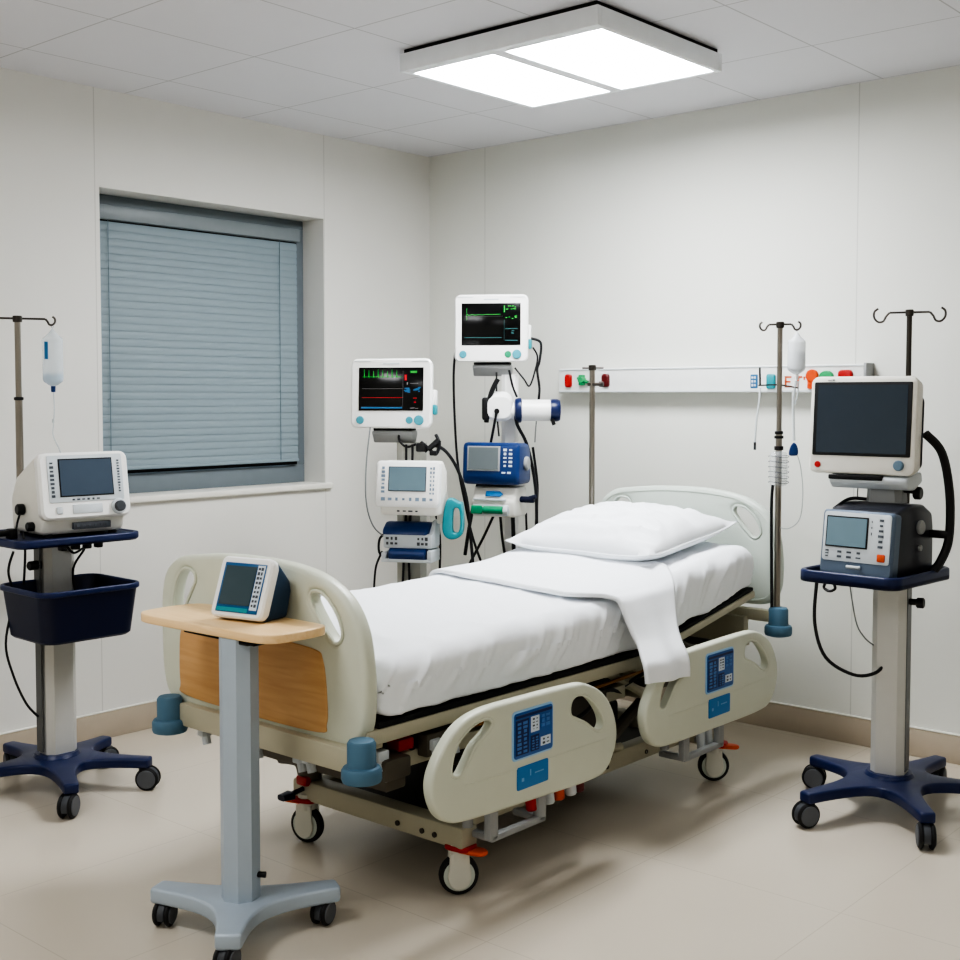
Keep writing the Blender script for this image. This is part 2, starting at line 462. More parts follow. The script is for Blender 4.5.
def key_block(b, x0, x1, z0, z1, cols, rows, fill=.6, y0=-.0015, y1=0, rnd=None):
    dx, dz = (x1 - x0) / cols, (z1 - z0) / rows
    for i in range(cols):
        for j in range(rows):
            f_ = fill if rnd is None else fill * (1 - rnd * random.random())
            g = fill if rnd is None else fill * (1 - rnd * random.random())
            cx, cz = x0 + dx * (i + .5), z0 + dz * (j + .5)
            b.box(cx - dx * f_ / 2, cx + dx * f_ / 2, y0, y1, cz - dz * g / 2, cz + dz * g / 2)

def keypads(parent, PM_, m_, *blocks):
    for a in blocks:
        b = MB(PM_); key_block(b, *a, rnd=.45); b.build('keypad', m_, parent)

# ------------------------------------------------------------------ left cart
LC = (.425, -2.44)
cart = thing('medical_cart', 'navy and grey cart by the left wall with a deep navy bin', 'cart', (LC[0], LC[1], 0), 88)
five_star(cart, .37, 0, 'navy', vecs=[(.35, -.15, -55), (.284, .193, 40), (-.073, .245, 80), (-.271, -.037, 160), (-.037, -.29, 220)])
MB().loft([[(x, y, z) for x, y in column_profile(.118, .10, .022)] for z in (.12, .905)], T(.006, 0, 0)).build('column', 'alu', cart, 20)
MB().box(-.0655, -.0605, -.02, .02, .14, .89).build('cable_channel', 'alud', cart)
MB().plate(rrect(.47, .43, .05, 6, .0, -.005), .026, .008, T(0, 0, .918)).build('tray', 'navydark', cart)
b = MB()
b.plate(rrect(.475, .435, .05, 6, .0, -.005), .026, .006, T(0, 0, .922), [rrect(.44, .40, .04, 6, .0, -.005)])
b.build('tray_rim', 'navy', cart)
# bin
bk = MB(); secs = []
W, D = .375, .33; cy = -.155
for z, gw in ((.582, -.05), (.59, -.035), (.755, 0), (.765, .008), (.765, -.006), (.75, -.012), (.60, -.044), (.598, -.2)):
    secs.append([(x, y, z) for x, y in rrect(W + gw, D + gw, .05, 6, -.02, cy)])
bk.loft(secs); bk.build('storage_bin', 'navydark', cart)
rm = MB(); rm.plate(rrect(W + .016, D + .016, .055, 6, -.02, cy), .02, .005, T(0, 0, .757), [rrect(W - .008, D - .008, .045, 6, -.02, cy)]); rm.build('bin_rim', 'navy', cart)
k = MB(); k.cyl((-.05, .0, .82), (-.1, -.01, .82), .017, n=16, bev=.004); k.build('knob', 'black', cart)
k = MB(); k.cyl((-.25, -.06, .95), (-.17, -.06, .95), .011, n=14, bev=.003); k.cyl((-.255, -.06, .95), (-.23, -.06, .95), .017, n=14, bev=.004)
k.box(-.20, -.172, -.08, -.04, .922, .965, .006); k.build('clamp', 'black', cart)
for pts, nm in (([(-.2, -.1, .89), (-.21, -.08, .82), (-.185, -.06, .72), (-.2, -.03, .56), (-.17, -.02, .44), (-.12, -.01, .33), (-.07, 0, .27)], 'cable'),
                ([(.02, -.06, .885), (.04, -.075, .86), (.09, -.06, .87), (.05, -.05, .80), (.06, -.05, .70), (.075, -.07, .61), (.08, -.07, .57)], 'cable'),
                ([(-.165, -.1, .955), (-.168, -.12, .90), (-.165, -.11, .84), (-.16, -.09, .77)], 'cable')):
    MB().tube(pts, .0045).build('cable', 'cable', cart)
for xx in (-.02, .03, .075, .12): b = MB(); b.box(xx - .012, xx + .012, -.12, -.09, .876, .896, .004); b.build('underside_clip', 'black', cart)

# ventilator on left cart
dv = thing('ventilator', 'white ventilator with a slate blue screen on the left cart tray', 'ventilator', (LC[0] + .045, LC[1] + .036, .94), 84)
PM = T(0, -.15, .055) @ RX(-9)
bw, bhh = .332, .235
b = MB(); b.prism([(-.12, .0), (-.14, .05), (-.108, .27), (-.06, .275), (.09, .20), (.14, .12), (.13, .01), (.12, 0)], -.155, .155, .018)
b.build('casing', 'offwhite', dv)
b = MB(PM); b.shell([(.045, bw - .03, bhh - .03, .02, 0, bhh / 2), (.02, bw, bhh, .028, 0, bhh / 2), (-.006, bw, bhh, .028, 0, bhh / 2), (-.014, bw - .014, bhh - .014, .024, 0, bhh / 2)])
b.build('bezel', 'white', dv)
b = MB(PM); b.plate(rrect(.278, .165, .006, 3, .002, .142), .004, .001, T(0, -.015, 0) @ XZ); b.build('face_plate', 'lgrey', dv)
b = MB(PM); b.box(-.098, .102, -.019, -.016, .078, .212); b.build('screen_surround', 'black', dv)
b = MB(PM); b.box(-.094, .098, -.021, -.019, .082, .207); b.build('screen', 'scr_blue', dv)
keypads(dv, PM @ T(0, -.017, 0), 'key', (-.133, -.112, .075, .205, 1, 9, .7), (.116, .134, .085, .205, 1, 12, .6), (-.06, .05, .062, .073, 6, 1, .7))
b = MB(PM); b.box(-.055, .055, -.017, -.014, .018, .05, .001); b.build('soft_key_strip', 'lgrey', dv)
b = MB(PM); b.box(-.115, -.093, -.019, -.014, .02, .044, .003); b.build('button', 'lgrey', dv)
b = MB(PM); b.cyl((.115, -.014, .035), (.115, -.024, .035), .028, n=28, bev=.002); b.build('dial_ring', 'lgrey', dv)
b = MB(PM); b.cyl((.115, -.022, .035), (.115, -.04, .035), .019, n=24, bev=.003); b.build('dial', 'dgrey', dv)
b = MB(); b.box(-.05, .09, -.152, -.135, .018, .042, .002); b.build('connector_strip', 'dgrey', dv)
b = MB(); key_block(b, -.045, .085, .022, .038, 6, 1, .6, -.1545, -.151, .5); b.build('sockets', 'key', dv)
b = MB(); b.cyl((-.155, .02, .085), (-.182, .02, .085), .02, n=18, bev=.004); b.build('side_knob', 'black', dv)
b = MB(); b.cyl((-.155, -.06, .03), (-.18, -.06, .03), .016, n=16, bev=.003); b.build('side_knob', 'black', dv)
b = MB(); b.tube([(-.165, .02, .08), (-.175, .03, .04), (-.19, .02, -.02)], .004); b.build('cable', 'cable', dv)
for xx in (-.12, .12):
    for yy in (-.1, .1): b = MB(); b.cyl((xx, yy, -.008), (xx, yy, .004), .016, n=14); b.build('foot', 'black', dv)

# IV pole of the left cart
def iv_pole(name, label, loc, h, r, rz=0, arm=.1, double=True, mname='steel', h0=0, hooksc=1.0, armr=.004):
    o = thing(name, label, 'IV pole', loc, rz)
    b = MB(); b.cyl((0, 0, h0), (0, 0, h * .62), r, n=18); b.cyl((0, 0, h * .62), (0, 0, h), r * .82, n=18); b.build('pole', mname, o)
    b = MB(); b.cyl((0, 0, h * .62 - .006), (0, 0, h * .62 + .006), r * 1.3, n=18, bev=.002); b.build('collar', 'black', o)
    b = MB(); b.cyl((0, 0, h - .012), (0, 0, h + .012), r * 1.25, n=18, bev=.002); b.build('cap', 'steeld', o)
    b = MB(); b.tube([(-arm, 0, h + .002), (arm, 0, h + .002)], armr, 8, 0); b.build('hanger_bar', 'steeld', o)
    for s in (1, -1):
        b = MB(); hook(b, s * arm, h + .002, s, armr, hooksc); b.build('hook', 'steeld', o)
    return o
ivl = iv_pole('iv_pole', 'steel IV pole rising behind the left cart, clear bottle hanging', (.235, -2.46, .938), 1.71 - .938, .0135, 66, .098, hooksc=.62)

def fluid_bag(name, label, loc, rz, r, h, m_body, m_fluid, frac, cap_m, tilt=0):
    o = thing(name, label, 'IV bag', loc, rz)
    b = MB(); prof = [(.002, 0), (.006, -.006), (r * .5, -.022), (r * .94, -.036), (r, -.044), (r, -h + .026), (r * .9, -h + .016), (r * .45, -h + .004), (.007, -h), (.005, -h - .004)]
    b.lathe(prof, Matrix.Diagonal((1, .7, 1, 1)), 28); b.build('bag', m_body, o, 60)
    b = MB(); k2 = r * .93; zt_ = -h + .03 + (h - .085) * frac
    b.lathe([(.003, zt_), (k2, zt_), (k2, -h + .028), (k2 * .9, -h + .019), (k2 * .42, -h + .008), (.003, -h + .005)], Matrix.Diagonal((1, .7, 1, 1)), 28); b.build('fluid', m_fluid, o, 60)
    b = MB(); b.cyl((0, 0, -h - .022), (0, 0, -h), .008, .009, n=14); b.build('outlet_port', cap_m, o)
    b = MB(); b.tube([(0, 0, 0), (-.004, 0, .008), (0, 0, .016), (.004, 0, .008), (0, 0, 0)], .0015, 6, 4); b.build('hanging_loop', m_body, o)
    return o
# its hook point
a_ = R(66); hx_ = .235 + (.098 + .024) * math.cos(a_); hy_ = -2.46 + (.098 + .024) * math.sin(a_)
bag = fluid_bag('iv_bag', 'clear drip bottle on the left pole, pale blue fluid at the bottom', (hx_, hy_, 1.678), 30, .04, .215, 'clear', 'fluid', .12, 'blue')
b = MB(); b.box(-.016, -.002, -.031, -.029, -.115, -.05); b.build('label_strip', 'w_blue', bag)
b = MB(); b.tube([(0, 0, -.235), (.003, 0, -.3), (-.004, .004, -.36), (-.006, .004, -.4), (.02, 0, -.45), (.028, 0, -.475)], .0022, 6); b.cyl((-.005, .004, -.352), (-.005, .004, -.338), .0045, n=10); b.build('drip_line', 'tubew', bag)
b = MB(); b.box(.018, .034, -.01, .01, -.492, -.472, .003); b.build('line_connector', 'navy', bag)

# ------------------------------------------------------------------ overbed table
OT = (1.942, -2.785)
ot = thing('overbed_table', 'small wood-topped rolling table on one grey column at bed foot', 'table', (OT[0], OT[1], 0), 0)
legs = [(-131 + 180, 0)]
vec = [((.126, .232)), (-.242, -.1), (.165, -.170)]
lg = sorted([(math.degrees(math.atan2(v[1], v[0])) % 360, math.hypot(*v)) for v in vec])
b = MB(); b.plate(star_outline(lg, .042, .034, .062), .042, .008, T(0, 0, .083)); b.build('base', 'tablegrey', ot)
for a, L in lg:
    add_caster(ot, CM_TABLE, (L - .035) * math.cos(R(a)), (L - .035) * math.sin(R(a)), .08, {0: 285, 1: 300, 2: 290}[lg.index((a, L))])
b = MB(); b.loft([[(x, y, z) for x, y in column_profile(.094, .094, .026)] for z in (.103, .798)], RZ(20)); b.build('column', 'tablegrey', ot, 20)
b = MB(); b.cyl((.03, .02, .165), (.056, .038, .165), .008, n=12); b.build('pedal_stub', 'black', ot)
b = MB(); b.box(.035, .075, -.03, .03, .785, .797, .003); b.build('height_lever', 'black', ot)
TT = .822
tl = [(-.375, -.045), (-.355, .12), (-.30, .165), (.0, .17), (.125, .168), (.15, .13), (.15, -.0), (.125, -.06), (.06, -.085), (-.2, -.085), (-.34, -.075)]
tl = [(-.372, .0), (-.372, .10), (-.35, .155), (-.29, .17), (-.1, .172), (.08, .172), (.128, .165), (.145, .13), (.145, .03), (.13, -.02), (.08, -.042), (-.1, -.052), (-.29, -.06), (-.35, -.045)]
tl = [(.165 + (p[0] - .145) * 1.115, p[1] + .006) for p in tl]
b = MB(); b.plate(cat(tl, 5, True), .024, .004, T(0, 0, TT - .012)); b.build('tabletop', 'woodtop', ot)
b = MB(); b.box(-.2, .10, -.03, .12, .788, .7985, .003); b.build('support_plate', 'gap', ot)

# monitor on the table
tm = thing('vital_signs_monitor', 'small white and navy monitor standing on the wooden tabletop', 'monitor', (1.862, -2.672, TT), 12)
PM = T(0, -.068, .008) @ RX(-21)
bw, bhh = .178, .168
b = MB(PM); b.shell([(.03, bw - .02, bhh - .02, .014, 0, bhh / 2), (.012, bw, bhh, .018, 0, bhh / 2), (-.006, bw, bhh, .018, 0, bhh / 2), (-.012, bw - .01, bhh - .01, .016, 0, bhh / 2)]); b.build('bezel', 'white', tm)
b = MB(); b.prism([(-.05, .004), (.002, .152), (.016, .155), (.066, .098), (.07, .07), (.05, .0), (-.035, 0)], -.079, .079, .01); b.build('casing', mat('casing_navy_teal', (34, 62, 92), .45), tm)
b = MB(PM); b.box(-.07, .072, -.0145, -.011, .014, .150, .001); b.build('screen_surround', mat('surround_blue', (28, 88, 136), .3), tm)
b = MB(PM); b.box(-.062, .042, -.017, -.0145, .034, .141); b.build('screen', 'scr_table', tm)
b = MB(PM @ T(0, -.0145, 0)); b.box(.045, .069, -.001, .001, .024, .146); b.build('key_strip', 'keylight', tm); b = MB(PM @ T(0, -.0155, 0)); key_block(b, .047, .067, .03, .143, 2, 9, .75, rnd=.4); b.build('keypad', 'key', tm)
b = MB(PM); b.box(-.066, .04, -.016, -.0145, .016, .027); b.build('button_strip', 'teal', tm)

# ------------------------------------------------------------------ right cart
RC = (2.820, -.671)
rc = thing('medical_cart', 'navy and grey cart right of the bed with a plain rimmed tray', 'cart', (RC[0], RC[1], 0), -4)
five_star(rc, .41, 0, 'navy', vecs=[(-.125, -.365, 240), (.25, -.30, -60), (.286, .109, 20), (.051, .322, 100), (-.292, .04, 200)])
MB().loft([[(x, y, z) for x, y in column_profile(.114, .10, .022)] for z in (.12, .815)], RZ(12)).build('column', 'alu', rc, 20)
MB(RZ(12)).box(.055, .0605, -.025, .025, .14, .805).build('cable_channel', 'alud', rc)
tc_ = (-.035, -.055)
MB().plate(rrect(.365, .43, .05, 6, *tc_), .022, .006, T(0, 0, .809)).build('tray', 'navydark', rc)
b = MB(); b.plate(rrect(.365, .43, .05, 6, *tc_), .042, .008, T(0, 0, .819), [rrect(.33, .395, .04, 6, *tc_)]); b.build('tray_rim', 'navy', rc)
b = MB(RZ(12)); b.cyl((.055, 0, .725), (.09, 0, .725), .011, n=12); b.cyl((.085, -.01, .725), (.11, -.01, .725), .018, n=14, bev=.003); b.build('knob', 'black', rc)
MB().tube([(-.14, -.26, .80), (-.145, -.26, .66), (-.125, -.22, .54), (-.07, -.13, .475), (-.02, -.07, .48), (.0, -.03, .52)], .006).build('cable', 'cable', rc)
MB().tube([(-.08, -.15, .80), (-.07, -.12, .66), (-.06, -.08, .6), (-.04, -.05, .57)], .0025).build('cable', 'cableg', rc)
b = MB(); b.tube([(-.105, -.262, .803), (-.11, -.264, .785), (-.09, -.266, .776), (-.07, -.264, .785), (-.075, -.262, .803)], .005); b.build('loop_hook', 'black', rc)
b = MB(); b.tube([(.11, .0, 1.30), (.145, .05, 1.235), (.165, .07, 1.10), (.168, .065, .95), (.15, .045, .87), (.13, .02, .832)], .015, 10); b.build('breathing_hose', 'black', rc)
b = MB(); b.box(.09, .17, .05, .075, .945, .972, .006); b.build('hose_bracket', 'black', rc)

# ventilator unit on right tray
rv = thing('ventilator', 'charcoal ventilator with silver control face on the right cart tray', 'ventilator', (RC[0] - .028, RC[1] - .05, .821), -5)
PM = T(-.0, -.155, .0) @ RX(-7)
b = MB(); b.prism([(-.145, 0), (-.122, .205), (-.10, .225), (-.02, .245), (.07, .24), (.13, .21), (.14, .16), (.14, 0)], -.126, .128, .014); b.build('casing', mat('casing_charcoal', (44, 46, 54), .32), rv)
b = MB(PM); b.shell([(.03, .265, .215, .012, 0, .1125), (-.004, .265, .22, .014, 0, .1125), (-.012, .253, .207, .012, 0, .1125)]); b.build('front_frame', mat('front_grey_blue', (98, 112, 130), .35, .3), rv)
b = MB(PM); b.plate(rrect(.244, .165, .01, 4, .0, .133), .006, .001, T(0, -.012, 0) @ XZ); b.build('control_face', 'lgrey', rv)
b = MB(PM); b.box(-.112, .042, -.0175, -.014, .097, .202, .001); b.build('screen_surround', 'black', rv)
b = MB(PM); b.box(-.107, .037, -.0195, -.017, .102, .197); b.build('screen', 'scr_grey', rv)
keypads(rv, PM @ T(0, -.015, 0), 'key', (.072, .104, .10, .205, 1, 6, .6), (.05, .058, .14, .2, 1, 3, .5), (-.114, -.094, .06, .088, 1, 3, .6), (-.075, .03, .058, .09, 3, 2, .5))
b = MB(PM); b.box(.08, .108, -.0185, -.014, .06, .085, .003); b.build('power_key', 'orange', rv)
b = MB(PM); b.cyl((-.02, -.03, .034), (.025, -.02, .034), .006, n=10); b.build('latch', 'lgrey', rv)
b = MB(); b.cyl((.126, .035, .165), (.139, .035, .165), .024, n=22, bev=.003); b.build('side_port', 'mgrey', rv)
b = MB(); b.cyl((.126, .035, .095), (.135, .035, .095), .01, n=14); b.build('side_port', 'mgrey', rv)
b = MB(); b.tube([(-.12, -.09, .22), (-.10, -.03, .25), (-.06, .0, .252), (-.03, .03, .243)], .006); b.build('cable', 'cable', rv)
b = MB(); b.tube([(-.08, .0, .25), (-.10, .03, .27), (-.11, .06, .33), (-.108, .08, .37)], .002); b.build('thin_lead', 'cableg', rv)

# large monitor on right
rmn = thing('display_monitor', 'large off-white display with a blank dark screen on the right cart', 'monitor', (RC[0] - .072, RC[1] - .085, 1.064), 2)
b = MB(); b.loft([[(x + .06, y + .06, z) for x, y in column_profile(w_, .085, .018)] for z, w_ in ((0, .125), (.06, .115), (.095, .115))]); b.build('neck', 'mgrey', rmn)
b = MB(); b.prism([(-.035, .07), (-.035, .088), (.03, .105), (.1, .105), (.11, .07), (.04, .045), (-.01, .048)], -.11, .165, .008); b.build('cradle', 'lgrey', rmn)
b = MB(); b.box(-.11, .08, -.04, -.02, .078, .094, .004); b.build('cradle_slot', 'gap', rmn)
bw, bhh = .375, .334
PM = T(0, -.02, .096) @ RX(-4)
b = MB(PM); b.shell([(.075, bw - .05, bhh - .05, .03, 0, bhh / 2), (.05, bw - .012, bhh - .012, .03, 0, bhh / 2), (-.002, bw, bhh, .026, 0, bhh / 2), (-.012, bw - .006, bhh - .006, .024, 0, bhh / 2), (-.016, bw - .02, bhh - .02, .02, 0, bhh / 2)]); b.build('bezel', 'offwhite', rmn)
b = MB(PM); b.shell([(.12, bw - .12, bhh - .14, .02, .02, bhh / 2 - .02), (.06, bw - .03, bhh - .08, .025, .012, bhh / 2 - .02)]); b.build('rear_casing', 'dgrey', rmn)
b = MB(PM); b.plate(rrect(.342, .252, .004, 3, .0, .188), .004, .001, T(0, -.017, 0) @ XZ); b.build('screen_surround', 'black', rmn)
b = MB(PM); b.box(-.157, .157, -.0205, -.018, .072, .304); b.build('screen', 'scr_dark', rmn)
b = MB(PM); b.cyl((-.15, -.014, .03), (-.15, -.02, .03), .011, n=20, bev=.001); b.build('power_button', 'red', rmn)
b = MB(PM); b.cyl((.135, -.014, .034), (.135, -.028, .034), .0175, n=24, bev=.003); b.build('dial', mat('dial_slate', (96, 118, 134), .4), rmn)
b = MB(PM); b.box(-.125, -.11, -.0175, -.015, .3195, .3215); b.box(-.108, -.1, -.0175, -.015, .319, .323); b.build('badge_mark', 'key', rmn)
b = MB(); b.cyl((.15, .07, .035), (.175, .07, .035), .022, n=16, bev=.004); b.cyl((.1, .06, .045), (.165, .065, .04), .009, n=12); b.build('tilt_knob', 'black', rmn)
b = MB(); b.cyl((.10, .06, .088), (.16, .06, .088), .02, n=16, bev=.004); b.build('pivot', 'lgrey', rmn)
ivr = iv_pole('iv_pole', 'bare dark steel IV pole behind the large right monitor', (2.776, -.452, .835), 1.722 - .835, .0115, 22, .068, mname='steeld', hooksc=.95)

# ------------------------------------------------------------------ middle equipment stands
def stand(label, loc, top, w, mname, group=None):
    o = thing('equipment_stand', label, 'stand', (loc[0], loc[1], 0), 41)
    five_star(o, .30, -90, 'navydark', cm=CM_CART)
    MB().loft([[(x, y, z) for x, y in column_profile(w, w * .8, w * .2)] for z in (.12, top)]).build('column', mname, o, 20)
    return o
S1 = (.985, -1.15); S2 = (1.012, -.553)
st1 = stand('lower grey equipment stand left of the bed, nearer the window', S1, 1.235, .12, mat('stand_column_grey', (176, 176, 168), .4))
st2 = stand('taller white equipment stand in the corner left of the pillow', S2, 1.52, .075, 'white')

def patient_monitor(label, loc, rz, tilt, bw, bhh, traces):
    o = thing('patient_monitor', label, 'monitor', loc, rz)
    b = MB(); b.prism([(-.02, .02), (-.035, .035), (-.035, .05), (.06, .05), (.06, .03), (.035, 0), (-.005, 0)], -.085, .085, .006); b.build('cradle', 'mgrey', o)
    b = MB(); b.box(-.08, .08, -.03, .055, .049, .062, .003); b.build('cradle_slot', 'gap', o)
    PM = T(0, -.045, .06) @ RX(tilt)
    b = MB(PM); b.shell([(.085, bw * .75, bhh * .72, .03, 0, bhh / 2), (.06, bw - .03, bhh - .03, .03, 0, bhh / 2), (.025, bw - .004, bhh - .004, .028, 0, bhh / 2), (-.006, bw, bhh, .026, 0, bhh / 2), (-.014, bw - .012, bhh - .012, .022, 0, bhh / 2)]); b.build('bezel', 'white', o)
    x0, x1, z0, z1 = -bw * .40, bw * .40, bhh * .25, bhh * .87
    b = MB(PM); b.box(x0, x1, -.0165, -.0135, z0, z1, .001); b.build('screen', 'scr_black', o)
    P2 = PM @ T(0, -.0172, 0)
    sw, sh = x1 - x0, z1 - z0
    for mname, items in traces.items():
        b = MB(P2)
        for it in items:
            if it[0] == 'line': b.ribbon([(x0 + u * sw, z0 + v * sh) for u, v in it[1]], it[2])
            else: _, u0, u1, v0, v1 = it; b.box(x0 + u0 * sw, x0 + u1 * sw, -.0003, .0003, z0 + v0 * sh, z0 + v1 * sh)
        b.build('screen_trace', mname, o)
    b = MB(PM); b.cyl((-bw * .38, -.012, bhh * .115), (-bw * .38, -.019, bhh * .115), .0165, n=22, bev=.002); b.build('knob', 'tealbtn', o)
    b = MB(PM); b.cyl((bw * .35, -.012, bhh * .115), (bw * .35, -.022, bhh * .115), .02, n=24, bev=.002); b.build('knob', 'tealbtn', o)
    b = MB(PM); b.cyl((bw * .23, -.012, bhh * .115), (bw * .23, -.017, bhh * .115), .015, n=20, bev=.002); b.build('button', 'green' if tilt > -3 else 'tealbtn', o)
    b = MB(PM); b.box(-bw * .1, bw * .1, -.0155, -.013, bhh * .915, bhh * .935); b.box(-bw * .46, -bw * .25, -.0155, -.013, bhh * .955, bhh * .963); b.box(bw * .25, bw * .46, -.0155, -.013, bhh * .955, bhh * .963); b.build('bezel_marks', 'lgrey', o)
    b = MB(PM); b.box(bw * .47, bw * .53, .02, .06, bhh * .33, bhh * .56, .006); b.build('side_module', 'white', o)
    b = MB(PM); b.box(bw * .485, bw * .54, .015, .055, bhh * .2, bhh * .35, .008); b.build('side_connector', 'teal', o)
    return o
ecg = []
for i in range(8):
    u = .06 + i * .072
    ecg += [(u, .78), (u + .02, .78), (u + .024, .95 - .02 * (i % 3)), (u + .03, .76), (u + .036, .785)]
ecg.append((.66, .785))
rr = random.Random(3)
smudge = lambda u0, u1, v0, v1, n_, h_: [('r', *(lambda a: (a, min(u1, a + rr.uniform(.02, .06))))(rr.uniform(u0, u1 - .02)), *(lambda c: (c, c + h_))(rr.uniform(v0, v1 - h_))) for _ in range(n_)]
tr1 = {'w_green': [('line', ecg, .0022), ('r', .80, .90, .87, .92)],
       'w_white': [('r', .05, .68, .505, .512), ('r', .745, .76, .6, .66), ('r', .80, .92, .625, .635), ('r', .685, .688, .1, .92)] + smudge(.8, .95, .04, .1, 3, .015),
       'w_red': [('r', .05, .68, .295, .306), ('r', .71, .745, .7, .83), ('r', .85, .9, .28, .3), ('r', .86, .89, .18, .21)],
       'w_blue': [('r', .04, .68, .05, .085)] + smudge(.7, .8, .35, .55, 8, .03) + smudge(.82, .96, .42, .55, 7, .025)}
pm1 = patient_monitor('patient monitor with a green pulse trace and red line, on the lower stand', (.932, -1.20, 1.235), 31, -4, .336, .283, tr1)
e2 = [(.08, .72), (.1, .74), (.12, .7), (.16, .725), (.2, .735), (.22, .715), (.3, .73), (.36, .72), (.42, .735), (.5, .728), (.6, .735), (.66, .735)]
tr2 = {'w_green': [('line', e2, .0022), ('r', .085, .092, .6, .88), ('r', .715, .735, .78, .94)] + smudge(.74, .92, .84, .95, 9, .02) + smudge(.74, .94, .62, .7, 6, .02),
       'w_teal': [('r', .05, .68, .17, .19), ('r', .72, .725, .12, .6), ('r', .74, .95, .38, .40), ('r', .74, .95, .1, .125)] + smudge(.76, .94, .16, .36, 3, .02),
       'w_white': [('r', .05, .7, .685, .688)]}
pm2 = patient_monitor('patient monitor with a flat green trace, on the taller corner stand', (.952, -.603, 1.514), 34, -2, .326, .297, tr2)

def tag_cable(parent, pts, r=.0045, m='cable'):
    return MB().tube(pts, r).build('cable', m, parent)

# devices of stand 1   (stand frame: local -y faces the camera, +x to the right)
v1 = thing('ventilator', 'white keypad ventilator with grey screen hanging below the pulse-trace monitor', 'ventilator', (S1[0] + .105, S1[1] - .105, .955), 27)
PM = T(0, -.07, .035) @ RX(-8)
b = MB(); b.prism([(-.065, 0), (-.07, .03), (-.045, .21), (.02, .215), (.075, .17), (.085, .03), (.07, 0)], -.115, .125, .014); b.build('casing', 'offwhite', v1)
b = MB(PM); b.shell([(.04, .25, .16, .016, 0, .09), (.01, .262, .182, .018, 0, .09), (-.008, .262, .182, .018, 0, .09), (-.013, .25, .17, .016, 0, .09)]); b.build('bezel', 'white', v1)
b = MB(PM); b.box(-.078, .078, -.0155, -.0125, .06, .158, .001); b.build('screen_surround', 'key', v1)
b = MB(PM); b.box(-.074, .074, -.017, -.015, .064, .154); b.build('screen', 'scr_grey', v1)
keypads(v1, PM @ T(0, -.013, 0), mat('key_blue_grey', (120, 138, 156), .5), (-.112, -.088, .05, .16, 1, 7, .7), (.09, .114, .045, .16, 2, 7, .7), (-.112, .114, .016, .042, 8, 1, .6))
b = MB(); key_block(b, -.05, .05, .012, .024, 4, 1, .7, -.0715, -.066, .5); b.build('sockets', 'dgrey', v1)
# teal mask holder
th = thing('tube_holder', 'teal open-frame holder clipped beside the keypad ventilator', 'holder', (S1[0] + .225, S1[1] - .005, .855), 35)
b = MB(); b.plate(cat([(-.035, .07), (-.02, .15), (.0, .165), (.03, .15), (.045, .14), (.05, .06), (.04, .015), (.0, 0), (-.03, .02)], 4, True), .05, .006, XZ, [cat([(.005, .06), (.01, .12), (.032, .12), (.036, .06), (.028, .03), (.008, .03)], 4, True)]); b.build('holder_frame', 'teal', th)
b = MB(); b.box(-.06, -.03, .0, .04, .06, .12, .006); b.build('mount', 'offwhite', th)
# pump modules
p1 = thing('infusion_pump', 'white module with two navy rolls under the keypad ventilator', 'pump', (S1[0] + .088, S1[1] - .10, .765), 27)
b = MB(); b.box(-.10, .105, -.05, .065, .055, .115, .008); b.prism([(-.05, .1), (.065, .1), (.065, .165), (.02, .16)], .085, .105, .004); b.box(-.105, .105, -.06, .065, 0, .014, .004); b.box(.085, .105, -.06, .065, .005, .05, .006); b.box(-.105, -.085, -.06, .06, .005, .04, .006); b.box(-.09, .09, -.0, .07, .0, .1, .006); b.build('casing', 'lgrey', p1)
b = MB(); b.prism([(-.055, .108), (.05, .108), (.05, .155), (.0, .158), (-.04, .135)], -.105, .088, .012); b.build('roll', 'blue', p1)
b = MB(); b.cyl((-.075, -.035, .03), (.08, -.035, .03), .028, n=24, bev=.004); b.build('roll', 'blue', p1)
keypads(p1, Matrix.Identity(4), 'dgrey', (-.09, -.035, .065, .105, 3, 2, .7, -.0525, -.049), (.04, .09, .065, .105, 3, 2, .7, -.0525, -.049))

# devices of stand 2
bm_ = thing('infusion_pump', 'navy box-shaped pump with grey screen on the taller corner stand', 'pump', (S2[0] + .045, S2[1] - .145, 1.045), 20)
b = MB(); b.prism([(-.085, .03), (-.07, 0), (.08, 0), (.09, .03), (.085, .14), (.06, .175), (-.06, .182), (-.075, .17)], -.13, .13, .016); b.build('casing', 'blue', bm_)
PM = T(0, -.087, .025) @ RX(-5)
b = MB(PM); b.box(-.105, .045, -.003, .004, .035, .142, .002); b.build('screen_surround', 'mgrey', bm_)
b = MB(PM); b.box(-.097, .037, -.0055, -.002, .041, .136); b.build('screen', mat('screen_dull', (104, 112, 114), .2), bm_)
keypads(bm_, PM @ T(0, .0015, 0), 'keylight', (.055, .105, .05, .135, 2, 5, .7, -.003, .002), (.05, .1, .022, .036, 2, 1, .8, -.003, .002))
b = MB(); b.cyl((.125, .01, .09), (.145, .01, .09), .03, n=20, bev=.006); b.build('side_knob', 'mgrey', bm_)
b = MB(); b.box(-.07, .075, -.05, .05, -.008, .004, .003); b.build('foot', 'black', bm_)
wb = thing('infusion_pump', 'white module with a teal syringe bay below the navy pump', 'pump', (S2[0] + .05, S2[1] - .135, .905), 18)
b = MB(); b.prism([(-.06, 0), (-.07, .065), (-.04, .128), (.075, .13), (.08, 0)], -.1, .1, .01); b.build('casing', 'offwhite', wb)
b = MB(); b.box(-.088, .06, -.08, -.06, .072, .08, .002); b.box(-.09, .07, -.076, -.05, .006, .054, .004); b.build('bay_lip', 'lgrey', wb)
